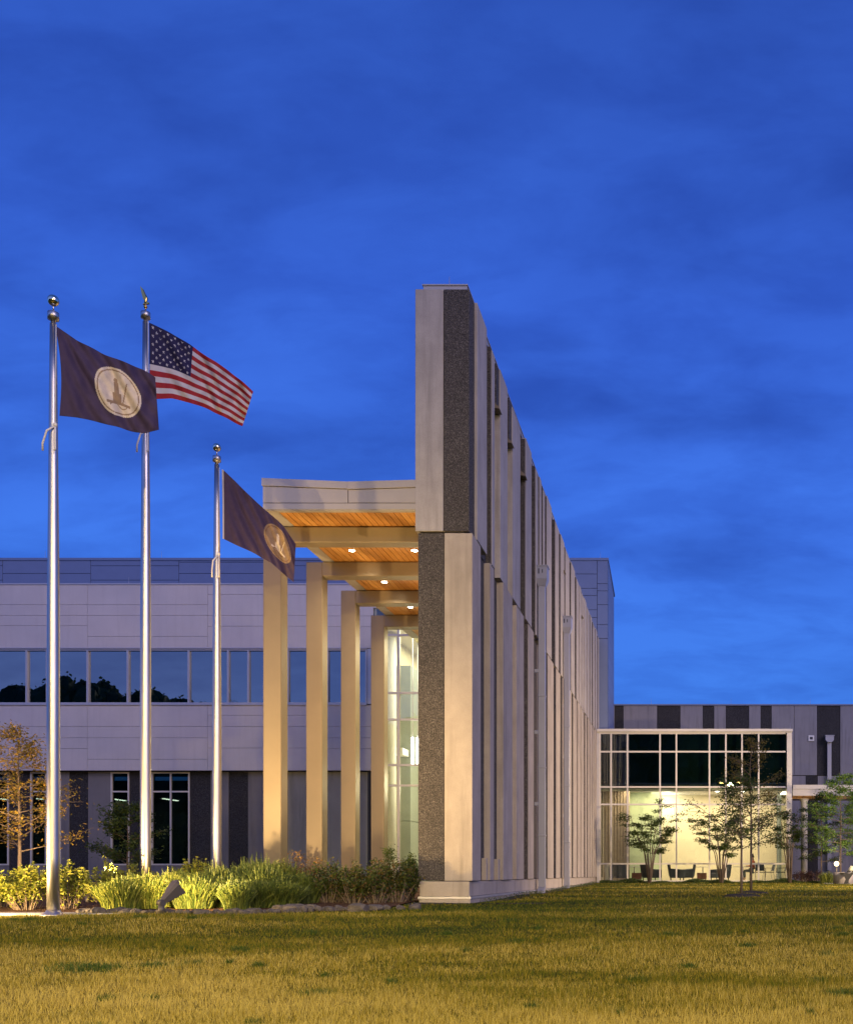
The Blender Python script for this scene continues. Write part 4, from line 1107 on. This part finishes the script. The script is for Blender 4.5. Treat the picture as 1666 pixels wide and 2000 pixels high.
g_ = (PX(316,16.85), 16.85, gz(PX(316,16.85),16.85)-.0)
p = floodlight(g_, (g_[0]+1.3, 19.2, g_[2]+2.6), 'bronze floodlight tilted up beside the grasses at the bed edge')
spot('floodlight_beam', p, (-9.6, 24.5, 2.2), 900, WARM, 110, .7, .07)
g_ = (-13.6, 14.6, gz(-13.6,14.6)); p = floodlight(g_, (-10.4, 17.6, 1.2), 'bronze floodlight on the lawn left of the flagpoles')
spot('floodlight_beam', p, (-11.0, 18.4, .9), 5200, WARM, 66, .7, .07)
spot('floodlight_beam', p, (-7.4, 19.4, .3), 3800, WARM, 44, .9, .07)  # second beam added at this fixture to wash the shrubs by the wall
g_ = (-11.9, 20.4, gz(-11.9,20.4)); p = floodlight(g_, (-10.0, 22.0, 3.0), 'bronze floodlight hidden behind the left shrubs')
spot('floodlight_beam', p, (-10.0, 22.6, 3.4), 1500, WARM, 90, .7, .07)

for gx, gy, tz, pw, lab in ((-14.6, 20.6, 2.0, 1300, 'added bronze floodlight under the left young tree'), (-8.2, 23.0, 8.5, 900, 'bronze floodlight among the bushes below the canopy front'), (-7.6, 28.9, 8.5, 350, 'bronze floodlight between the portal frames of the canopy')):  # the one under the tree is added, out of sight, to brighten its crown
    g_ = (gx, gy, gz(gx,gy)); p = floodlight(g_, (gx+.1, gy+2.2, tz), lab)
    spot('floodlight_beam', p, (gx+.1, gy+3.0, tz), pw, (1,.62,.24), 120, .9, .07)

# ------------------------------------------------------------------ planting bed
G1 = 'yellow-green shrubs along the flagpoles'
shrub('shrub', 'yellow-green shrub at the left edge, left of the first flagpole', 'shrub', PX(55,18.3), 18.3, 1.25, .88, M['leaf_lime'], 1.0, 42, 75, .07, G1, .05)
shrub('shrub', 'yellow-green shrub right of the first flagpole base', 'shrub', PX(128,18.3), 18.4, .75, .86, M['leaf_lime'], .8, 28, 75, .07, G1, .05)
shrub('shrub', 'low dark green shrub cut by the left photo edge', 'shrub', PX(2,18.9), 18.9, .9, .62, M['leaf_dark'], .8, 25, 75, .07, G1, .05)
shrub('shrub', 'leggy yellow-green shrub with one tall shoot between the first two flagpoles', 'shrub', PX(205,20.4), 20.4, .75, .82, M['leaf_lime'], .7, 19, 75, .07, G1, .045, spiky=.15)
shrub('shrub', 'yellow-green shrub behind the second flagpole', 'shrub', PX(262,20.6), 20.6, 1.0, .84, M['leaf_lime'], .8, 33, 75, .07, G1, .05)
shrub('shrub', 'rounded yellow-green shrub left of the third flagpole', 'shrub', PX(378,23.6), 23.6, 1.25, .98, M['leaf_lime'], .9, 36, 87, .07, G1, .055)
shrub('shrub', 'small yellow-green shoot right of the third flagpole', 'shrub', PX(432,23.4), 23.4, .4, .9, M['leaf_lime'], .4, 11, 75, .07, G1, .04)
GG = 'ornamental grass clumps in the bed'
gl = [(238,17.9,.85,.50,'lime','bright lime grass fountain left of the tilted floodlight'),
      (290,18.3,.80,.54,'lime','bright lime grass clump in front of the second flagpole'),
      (330,18.9,.85,.54,'lime','lime grass clump directly behind the tilted floodlight'),
      (380,18.5,.95,.50,'dark','green grass clump right of the tilted floodlight'),
      (425,19.6,1.0,.66,'dark','green grass clump at the foot of the third flagpole'),
      (462,18.3,.60,.46,'dark','small pale grass tuft at the rocks below the third flagpole'),
      (478,20.4,1.1,.70,'dark','green grass clump between third flagpole and first portal column'),
      (520,19.8,1.1,.66,'dark','green grass clump left of the first portal column'),
      (548,20.6,1.0,.74,'lime','lime topped grass clump at the first portal column'),
      (505,21.6,1.2,.78,'lime','lime topped grass clump behind, left of the first portal column'),
      (262,18.9,.9,.50,'lime','bright lime grass clump left of the second flagpole'),
      (352,19.6,1.0,.56,'lime','lime grass clump behind the floodlight, between second and third flagpoles'),
      (402,19.0,1.0,.52,'dark','green grass clump halfway from the tilted floodlight to the third flagpole'),
      (450,19.1,1.0,.50,'dark','green grass clump in front, right of the third flagpole'),
      (500,19.0,1.0,.46,'dark','low green grass clump in the front row left of the first portal column'),
      (545,19.2,1.0,.46,'dark','low green grass clump in the front row below the first portal column'),
      (590,20.2,.9,.52,'dark','dark green grass clump below the russet bush')]
for px, d, w, h, c, lab in gl:
    grass_clump(lab, PX(px,d), d, w, h*1.12, M['blade_lime' if c == 'lime' else 'blade_dark'], 2600, GG)
G2 = 'russet green shrubs between grasses and wall'
shrub('shrub', 'tall russet wispy bush between first and second portal columns', 'shrub', PX(590,20.8), 20.8, 1.0, 1.0, M['leaf_rust'], .8, 30, 70, .045, G2, .06, spiky=.2)
shrub('shrub', 'russet green bush in front of the second portal column', 'shrub', PX(645,20.4), 20.4, 1.05, .88, M['leaf_hedge'], .9, 34, 80, .060, G2, .06)
shrub('shrub', 'green bush with russet tips left of the third portal column', 'shrub', PX(692,20.2), 20.2, 1.0, .84, M['leaf_hedge'], .9, 34, 80, .060, G2, .06)
shrub('shrub', 'dense green bush between third and fourth portal columns', 'shrub', PX(735,20.3), 20.3, 1.0, .90, M['leaf_hedge'], .9, 34, 80, .060, G2, .06)
shrub('shrub', 'dense green bush with one tall shoot beside the wall', 'shrub', PX(775,20.6), 20.6, .95, .94, M['leaf_hedge'], .9, 34, 80, .060, G2, .06, spiky=.1)
shrub('shrub', 'dark green bush pressed against the end of the concrete wall', 'shrub', PX(803,21.3), 21.3, .55, .98, M['leaf_dark'], .9, 24, 80, .060, G2, .05)
tree('sapling', 'thin sapling shoot rising above the bushes by the lobby glass', PX(762,21.6), 21.6, 1.14, .22, M['leaf_dark'], 'bark', .05, 5, .75, 22, cat='sapling', trunk_r=.008, seed=3)

# rocks along the bed edge
def rock_mesh(seed):
    import bmesh
    rr = random.Random(seed); bm = bmesh.new(); bmesh.ops.create_icosphere(bm, subdivisions=2, radius=1)
    for v in bm.verts:
        k = 1 + .22*math.sin(v.co.x*3.1+seed)+.18*math.sin(v.co.y*4.3+seed*2)+rr.uniform(-.09,.09)
        v.co *= k; v.co.z = max(v.co.z, -.45)
        for ax in range(3):
            v.co[ax] = max(min(v.co[ax], .86), -.86)
    me = bpy.data.meshes.new('rock'); bm.to_mesh(me); bm.free(); me.materials.append(M['rock']); return me
rms = [rock_mesh(k) for k in range(6)]
rr = random.Random(11)
for i in range(50):
    px = 165 + i*13.4 + rr.uniform(-4,4)
    x = PX(px, 17.15); d = float(bed_front(x)) - .06 + rr.uniform(-.05,.07)
    x = PX(px, d); big = rr.uniform(.6,1.25)
    if x > -5.55 and i % 2: continue
    o = bpy.data.objects.new('rock', rms[i % 6]); COL.objects.link(o)
    o.location = (x, d, gz(x,d)+.03); o.scale = (.115*big, .09*big, .075*big*rr.uniform(.7,1.1)); o.rotation_euler = (rr.uniform(-.2,.2), rr.uniform(-.2,.2), rr.uniform(0,6.28))
    tag(o, 'grey field stone in the row edging the planting bed', 'rock', 'field stones edging the planting bed')
for px, d, s_ in ((575,18.2,1.7),(612,18.3,1.4),(705,18.0,1.8),(600,18.25,1.2),(735,18.1,1.2),(548,18.3,1.3)):
    x = PX(px,d); o = bpy.data.objects.new('rock', rms[int(px) % 6]); COL.objects.link(o)
    o.location = (x, d, gz(x,d)+.05); o.scale = (.13*s_, .10*s_, .065*s_); o.rotation_euler = (0,0,px)
    tag(o, 'flat grey stone lying in the mulch below the bushes', 'rock', 'flat stones in the mulch')

# ------------------------------------------------------------------ trees
tree('young_tree', 'olive-brown young tree with wispy crown behind the first flagpole', PX(40,24), 24, 4.05, 3.0, M['leaf_olive_lit'], 'bark2', .085, 24, .26, 44, None, 'tree', .05, seed=4, wisp=.35)
tree('young_tree', 'small dark green tree behind the second flagpole', PX(250,31), 31, 2.75, 2.3, M['leaf_dark'], 'bark', .10, 18, .25, 60, None, 'tree', .035, seed=9, wisp=.3)
tl = 'slim lawn trees in front of the pavilion'
tree('lawn_tree', 'slim tree with the nearer trunk and mulch ring on the lawn', PX(1447,26.2), 26.2, 3.15, 2.2, M['leaf_dark'], 'bark', .065, 20, .38, 48, tl, 'tree', .036, seed=12, wisp=.3)
tree('lawn_tree', 'taller slim tree just behind, with sparse tall leader shoots', PX(1466,29.3), 29.3, 4.45, 2.5, M['leaf_olive'], 'bark', .066, 22, .30, 42, tl, 'tree', .04, seed=21, wisp=.3)
for px, d, lab in ((1447,26.2,'oval mulch ring under the nearer lawn tree'),(1466,29.3,'oval mulch ring under the taller lawn tree')):
    x = PX(px,d); n = 40; v = [(x, d, gz(x,d)+.09)]
    for k in range(n):
        a_ = 2*math.pi*k/n; r_ = .42*(1+.08*math.sin(3*a_+px)); v.append((x+math.cos(a_)*r_, d+math.sin(a_)*r_, gz(x+math.cos(a_)*r_, d+math.sin(a_)*r_)+.05))
    for k in range(n):
        a_ = 2*math.pi*k/n; r_ = .52*(1+.08*math.sin(3*a_+px)); v.append((x+math.cos(a_)*r_, d+math.sin(a_)*r_, gz(x, d)-.03))
    f = [(0, 1+k, 1+(k+1)%n) for k in range(n)] + [(1+k, 1+n+k, 1+n+(k+1)%n, 1+(k+1)%n) for k in range(n)]
    me = bpy.data.meshes.new('mulch_ring'); me.from_pydata(v, [], f); me.materials.append(M['dirt']); me.update()
    o = bpy.data.objects.new('mulch_ring', me); COL.objects.link(o); tag(o, lab, 'mulch ring', 'mulch rings under the lawn trees')
multistem('broad multi-stemmed maple in front of the green lounge wall', PX(1268,48.3), 48.3, 3.85, 3.3, M['leaf_dark'], 9, .10, 3, pads=8, per=95)
multistem('broad multi-stemmed maple in front of the cream lounge wall', PX(1408,48.3), 48.3, 3.55, 3.0, M['leaf_dark'], 9, .10, 8, pads=8, per=95)
multistem('narrow multi-stemmed maple against the pavilion corner post', PX(1542,48.6), 48.6, 3.9, 1.9, M['leaf_dark'], 7, .09, 14, pads=7, per=90, lean=-.15)
gr = 'feathery green trees by the walkway'
tree('feathery_tree', 'feathery bright green tree behind the planter, tallest by the walkway', PX(1641,46.5), 46.5, 5.1, 3.6, M['leaf_fresh'], 'bark', .10, 30, .26, 60, gr, 'tree', .05, seed=31, layered=True, wisp=.35)
tree('feathery_tree', 'darker feathery tree left of the planter behind the walkway post', PX(1603,49.0), 49.0, 4.4, 2.8, M['leaf_dark'], 'bark', .10, 24, .22, 50, gr, 'tree', .04, seed=35, layered=True, wisp=.35)
tree('feathery_tree', 'feathery green tree at the right edge of the photo', PX(1680,48.5), 48.5, 4.9, 3.4, M['leaf_fresh'], 'bark', .10, 26, .24, 50, gr, 'tree', .05, seed=39, layered=True, wisp=.35)

# ground cover in front of the pavilion
n = 16000; y = rng.uniform(48.6,49.85,n); x = rng.uniform(-4.1, PX(1625,49), n)
hgt = .10 + .07*np.sin(x*1.7)+.05*np.sin(x*4.3)
c = np.stack([x, y, gz_np(x,y)+rng.uniform(0,1,n)*np.maximum(hgt,.04)+.01],1)
v, f = leaf_arrays(c, .09, .5, .6)
tag(np_mesh('ground_cover', v, f, M['cover']), 'low green ground cover along the foot of the pavilion', 'ground cover', kind='stuff')
n = 2600; y = rng.uniform(21,47,n); x = WX + .12 + rng.uniform(0,.28,n)*rng.uniform(0,1,n)
c = np.stack([x, y, gz_np(x,y)+rng.uniform(0,.10,n)],1); v, f = leaf_arrays(c, .05, .2, .25)
tag(np_mesh('weeds', v, f, M['cover']), 'straggling weeds along the foot of the concrete wall', 'weeds', kind='stuff')
def stone_strip():
    v = []; f = []
    n = 3500; x = WX+.02+rng.uniform(0,.30,n); y = rng.uniform(20.9,49.5,n)
    return
mbx = MB(); 
sheet('gravel_strip', WX-.05, WX+.34, lambda x: 20.84, 49.4, M['dirt'], .012, 10, wob=.0)

# right hand corner: low shrubs, planter, paving, globe lamp, bench
gp = 'low shrubs by the walkway'
shrub('shrub', 'purple-brown low shrub at the foot of the walkway post', 'shrub', PX(1567,48.9), 48.9, 1.1, .62, M['leaf_purple'], .8, 26, 50, .07, gp, .07)
shrub('shrub', 'purple-brown low shrub right of the walkway post', 'shrub', PX(1590,49.0), 49.0, .9, .66, M['leaf_purple'], .8, 22, 50, .07, gp, .07)
grass_clump('glowing yellow grass tuft left of the round planter', PX(1614,47.6), 47.6, .8, .55, M['blade_lime'], 500, 'low shrubs by the walkway', 'grass_tuft')
m_ = MB(); a0, b0 = PX(1612,46.5), PX(1666,46.5)+6
m_.prism([(a0,46.2),(a0+.8,44.6),(b0,44.6),(b0,51),(a0,51)], -.47-.2, gz(7,46)+.03, 'z'); tag(m_.build('pavement', M['paving'], bevel=.01), kind='structure')
PZ0 = gz(7,46)+.03
x = PX(1646,45.8); pl = thing('round_planter', 'round pale concrete planter behind the black bench', 'planter', (x,45.8,PZ0))
m_ = MB(); m_.lathe([(.44,0),(.45,.30),(.455,.31),(.455,.50),(.40,.50),(.40,.40),(.05,.40)], x, 45.8, 32, 0, PZ0); m_.build('bowl', M['conc'], pl)
x = PX(1633,46.9); gl_ = thing('globe_lamp', 'glowing globe lamp on a short post behind the planter', 'lamp', (x,46.9,PZ0))
m_ = MB(); m_.tube([(x,46.9,PZ0),(x,46.9,PZ(1692,46.9))], .03, 10); m_.build('post', M['lamp_body'], gl_)
m_ = MB(); r_ = .115; m_.lathe([(r_*math.sin(a_), -r_*math.cos(a_)) for a_ in np.linspace(.1,math.pi-.1,11)], x, 46.9, 18, 0, PZ(1687,46.9)); m_.build('globe', M['globe'], gl_)
point('globe_lamp_light', (x, 46.75, PZ(1686,46.9)+.15), 60, (1,.75,.4), .12)
# bench with curved black end frames
d = 44.4; bx = PX(1652,d); bn = thing('bench', 'black metal bench end cut by the right edge of the photo', 'bench', (bx+.8,d,PZ0))
def bench_end(x0):
    m_ = MB()
    prof = [(PX(1647,d),0),(PX(1651,d)+0,.19),(PX(1645.5,d),.40),(PX(1645,d),.45),(PX(1660,d),.44),(PX(1666,d),.60),(PX(1666,d)+.10,.78),(PX(1666,d)+.17,.78),(PX(1666,d)+.07,.5),(PX(1662,d)+.03,.36),(PX(1657,d),.16),(PX(1656.5,d),0)]
    m_.prism([(p_[0], PZ0+p_[1]) for p_ in prof], x0, x0+.05, 'y'); return m_
bench_end(d).build('end_frame', M['bench'], bn); bench_end(d+1.4).build('end_frame', M['bench'], bn)
m_ = MB(); m_.box(PX(1646,d), PX(1661,d), d+.05, d+1.4, PZ0+.452, PZ0+.48, 0); m_.build('seat', M['bench'], bn)
m_ = MB(); m_.prism([(PX(1665,d)+.02,PZ0+.55),(PX(1665,d)+.05,PZ0+.55),(PX(1666,d)+.13,PZ0+.78),(PX(1666,d)+.10,PZ0+.78)], d+.05, d+1.4, 'y'); m_.build('backrest', M['bench'], bn)

# ------------------------------------------------------------------ things behind the camera that light or mirror in the scene
def street_lamp(x, y, h, label, heads=(1,-1)):
    z0 = gz(x,y); t = thing('street_lamp', label, 'street lamp', (x,y,z0), group='street lamps behind the viewpoint')
    m_ = MB(); m_.tube([(x,y,z0),(x,y,z0+h)], [.11,.06], 14); m_.build('post', M['lamp_body'], t)
    for s_ in heads:
        m_ = MB(); m_.tube([(x,y,z0+h-.15),(x+s_*.8,y,z0+h)], .035, 8); m_.build('arm', M['lamp_body'], t)
        m_ = MB(); m_.box(x+s_*.7, x+s_*1.4, y-.18, y+.18, z0+h, z0+h+.14, 0); hd = m_.build('lamp_head', M['lamp_body'], t, bevel=.03)
        m_ = MB(); m_.box(x+s_*.78, x+s_*1.34, y-.14, y+.14, z0+h-.10, z0+h-.002, 0); m_.build('lens', M['sodium'], hd)
street_lamp(5.2, -20, 12.4, 'twin-headed sodium street lamp mirrored in the pavilion glass')
street_lamp(-9, -16, 11.5, 'twin-headed sodium street lamp behind the viewpoint to the left')
SOD = (1,.76,.27)
for x_, y_, z_, pw in ((5.2,-20,10.5,5200),(-9,-16,9.6,5200)):
    spot('street_lamp_beam', (x_, y_, z_), (x_*.4-2, 10.5, -1.2), pw*7.2, SOD, 56, 1.0, .25)
# courtyard lamp, right of the frame
street_lamp(13.5, 36, 5.2, 'lower courtyard street lamp to the right of the lawn', (-1,))
spot('courtyard_lamp_beam', (12.4, 36, 4.5), (-1, 47, .8), 3200, (1,.76,.48), 125, .8, .15)
spot('courtyard_lamp_beam', (12.4, 35.9, 4.5), (-4.4, 42, .4), 12500, (1,.72,.42), 110, .8, .15)

# wood behind the camera, mirrored in the windows
rw = random.Random(77); WV, WF, LC = [], [], []; base = 0
lonp, latp = 14, 9
def wood_h(x): return float(np.interp(x, [-135,-90,-84,-80,-77,-73,-68,-62,-57,-50,-38,-25,-12,-6,0,8,16,40,55], [20,21,23,21.5,24.5,23.5,22.6,21.6,21,18,16,18,20,20.5,19.6,20.8,20,18,18]))
x = -135.0
while x < 55:
    H = wood_h(x) + rw.uniform(-1.2,.6)
    for q in range(7):
        rr_ = rw.uniform(1.6,3.0); cz = (H - rr_) if q == 0 else rw.uniform(-1, H-rr_*1.1)
        cx_, cy_ = x + rw.uniform(-1.3,1.3), -43 + rw.uniform(-2,2)
        ph = rw.uniform(0,6)
        th = np.linspace(0, math.pi, latp)[:,None]; la = np.linspace(0, 2*math.pi, lonp, endpoint=False)[None,:]
        rad = rr_*(1+.16*np.sin(3*la+ph)*np.sin(th*2)+.12*np.sin(5*la+2*ph+th*4))
        vx = cx_+rad*np.sin(th)*np.cos(la); vy = cy_+rad*np.sin(th)*np.sin(la)*.7; vz = cz+rad*np.cos(th)*1.15*np.ones_like(la)
        WV.append(np.stack([vx,vy,vz],-1).reshape(-1,3)); LC.append(WV[-1][rng.integers(0, latp*lonp, 150)] + rng.normal(0,.22,(150,3)))
        i_ = (np.arange(latp-1)[:,None]*lonp+np.arange(lonp)[None,:]); j_ = (np.arange(latp-1)[:,None]*lonp+((np.arange(lonp)+1)%lonp)[None,:])
        WF.append(base+np.stack([i_.ravel(), j_.ravel(), (j_+lonp).ravel(), (i_+lonp).ravel()],1)); base += latp*lonp
    x += 1.25
c = np.concatenate(LC); v, f = leaf_arrays(c, .5, .2, .7)
V0 = np.concatenate(WV); F0 = np.concatenate(WF)
tag(np_mesh('woods', np.concatenate([V0, v]), np.concatenate([F0, f+len(V0)]), M['leaf_night']), 'dark far-off wood mirrored in the window glass', 'woods', kind='stuff')
# unseen hedge added behind the viewpoint to shade the foot of the wall end
n = 9000; c = np.stack([rng.uniform(-9,5,n), rng.uniform(-2.4,-1.6,n), rng.uniform(-1.68,-.62,n)],1)
v, f = leaf_arrays(c, .11, .1, .6)
hd = thing('hedge', 'unseen low hedge added behind the viewpoint as a shadow caster', 'hedge', (-2,-2,-1.65)); np_mesh('foliage', v, f, M['leaf_dark'], hd)
g_ = (-6.5, -18, gz(-6,-18)); p = floodlight(g_, (-5, 20.8, 2), 'bronze floodlight behind the hedge, aimed at the wall end')
spot('floodlight_beam', (p.x, p.y, -1.25), (-4.6, 21.5, 1.0), 20000, (1,.66,.36), 12.5, 1.0, .12)

# ------------------------------------------------------------------ sky
w = bpy.data.worlds.new('World'); sc.world = w; w.use_nodes = True
nt = w.node_tree; nt.nodes.clear(); out = nt.nodes.new('ShaderNodeOutputWorld')
tc = nt.nodes.new('ShaderNodeTexCoord'); sx = nt.nodes.new('ShaderNodeSeparateXYZ'); link(nt, tc.outputs['Generated'], sx.inputs[0])
def mth(op, a, b=None, clamp=False):
    m_ = nt.nodes.new('ShaderNodeMath'); m_.operation = op; m_.use_clamp = clamp
    for i, q in enumerate((a, b)):
        if q is None: continue
        if isinstance(q, (int, float)): m_.inputs[i].default_value = q
        else: link(nt, q, m_.inputs[i])
    return m_.outputs[0]
zz = mth('MAXIMUM', sx.outputs['Z'], 0.0)
grad = ramp(nt, zz, [(0,(.066,.275,.88)),(.12,(.057,.225,.84)),(.30,(.050,.178,.80)),(.48,(.039,.130,.67)),(.65,(.029,.095,.50)),(1,(.024,.08,.40))])
# brighter lavender dusk behind the camera
back = mth('MULTIPLY', mth('MULTIPLY', sx.outputs['Y'], -1.0), 1.6, True)
side_ = mth('MULTIPLY_ADD', sx.outputs['X'], .5); 
dusk = ramp(nt, zz, [(0,(.30,.42,1.05)),(.25,(.22,.38,1.15)),(.6,(.12,.25,.85)),(1,(.03,.09,.42))])
col = mixc(nt, grad, dusk, back)
# thin clouds stretched along the horizon
den = mth('ADD', zz, .34); cx = mth('DIVIDE', sx.outputs['X'], den); cy = mth('DIVIDE', sx.outputs['Y'], den)
cb = nt.nodes.new('ShaderNodeCombineXYZ'); link(nt, mth('MULTIPLY', cx, .75), cb.inputs[0]); link(nt, mth('MULTIPLY', cy, 1.5), cb.inputs[1])
nz = nt.nodes.new('ShaderNodeTexNoise'); nz.inputs['Scale'].default_value = 2.1; nz.inputs['Detail'].default_value = 6; nz.inputs['Roughness'].default_value = .52; nz.inputs['Distortion'].default_value = .15
link(nt, cb.outputs[0], nz.inputs['Vector'])
cl = ramp(nt, nz.outputs['Fac'], [(.40,(1.06,1.06,1.04)),(.50,(.93,.93,.95)),(.60,(.70,.70,.76))])
fade = mth('MULTIPLY', mth('SUBTRACT', zz, .10), 5.0, True)
col = mixc(nt, col, cl, fade, 'MULTIPLY')
nz2 = nt.nodes.new('ShaderNodeTexNoise'); nz2.inputs['Scale'].default_value = 7.5; nz2.inputs['Detail'].default_value = 8; nz2.inputs['Roughness'].default_value = .6; nz2.inputs['Distortion'].default_value = .3
link(nt, cb.outputs[0], nz2.inputs['Vector'])
col = mixc(nt, col, ramp(nt, nz2.outputs['Fac'], [(.42,(1.03,1.03,1.02)),(.62,(.86,.86,.90))]), 1.0, 'MULTIPLY')
bg = nt.nodes.new('ShaderNodeBackground'); link(nt, col, bg.inputs['Color']); bg.inputs['Strength'].default_value = 1.0
link(nt, bg.outputs[0], out.inputs['Surface'])

# soft fill added to brighten the walls, standing in for afterglow behind the viewpoint
sl = bpy.data.lights.new('sun_fill', 'SUN'); sl.energy = 1.3; sl.color = (1,.77,.78); sl.angle = R(35)
so = bpy.data.objects.new('sun_fill', sl); COL.objects.link(so); so.location = (0,-10,20)
so.rotation_euler = Vector((-.68, .68, -.36)).to_track_quat('-Z','Y').to_euler()

# ------------------------------------------------------------------ camera
cam = bpy.data.cameras.new('camera'); co = bpy.data.objects.new('camera', cam); COL.objects.link(co)
co.location = (0,0,0); co.rotation_euler = (R(90),0,0)
cam.sensor_fit = 'AUTO'; cam.sensor_width = 36; cam.lens = 36*F/2000.0
cam.shift_x = -(VX-833)/2000.0; cam.shift_y = (VY-1000)/2000.0
cam.clip_start = .1; cam.clip_end = 3000
sc.camera = co
sc.view_settings.view_transform = 'Standard'; sc.view_settings.look = 'None'
sc.view_settings.exposure = 0; sc.view_settings.gamma = 1
sc.cycles.max_bounces = 6; sc.cycles.transparent_max_bounces = 12; sc.cycles.diffuse_bounces = 3; sc.cycles.glossy_bounces = 3
sc.cycles.sample_clamp_indirect = 4; sc.cycles.caustics_reflective = False; sc.cycles.caustics_refractive = False
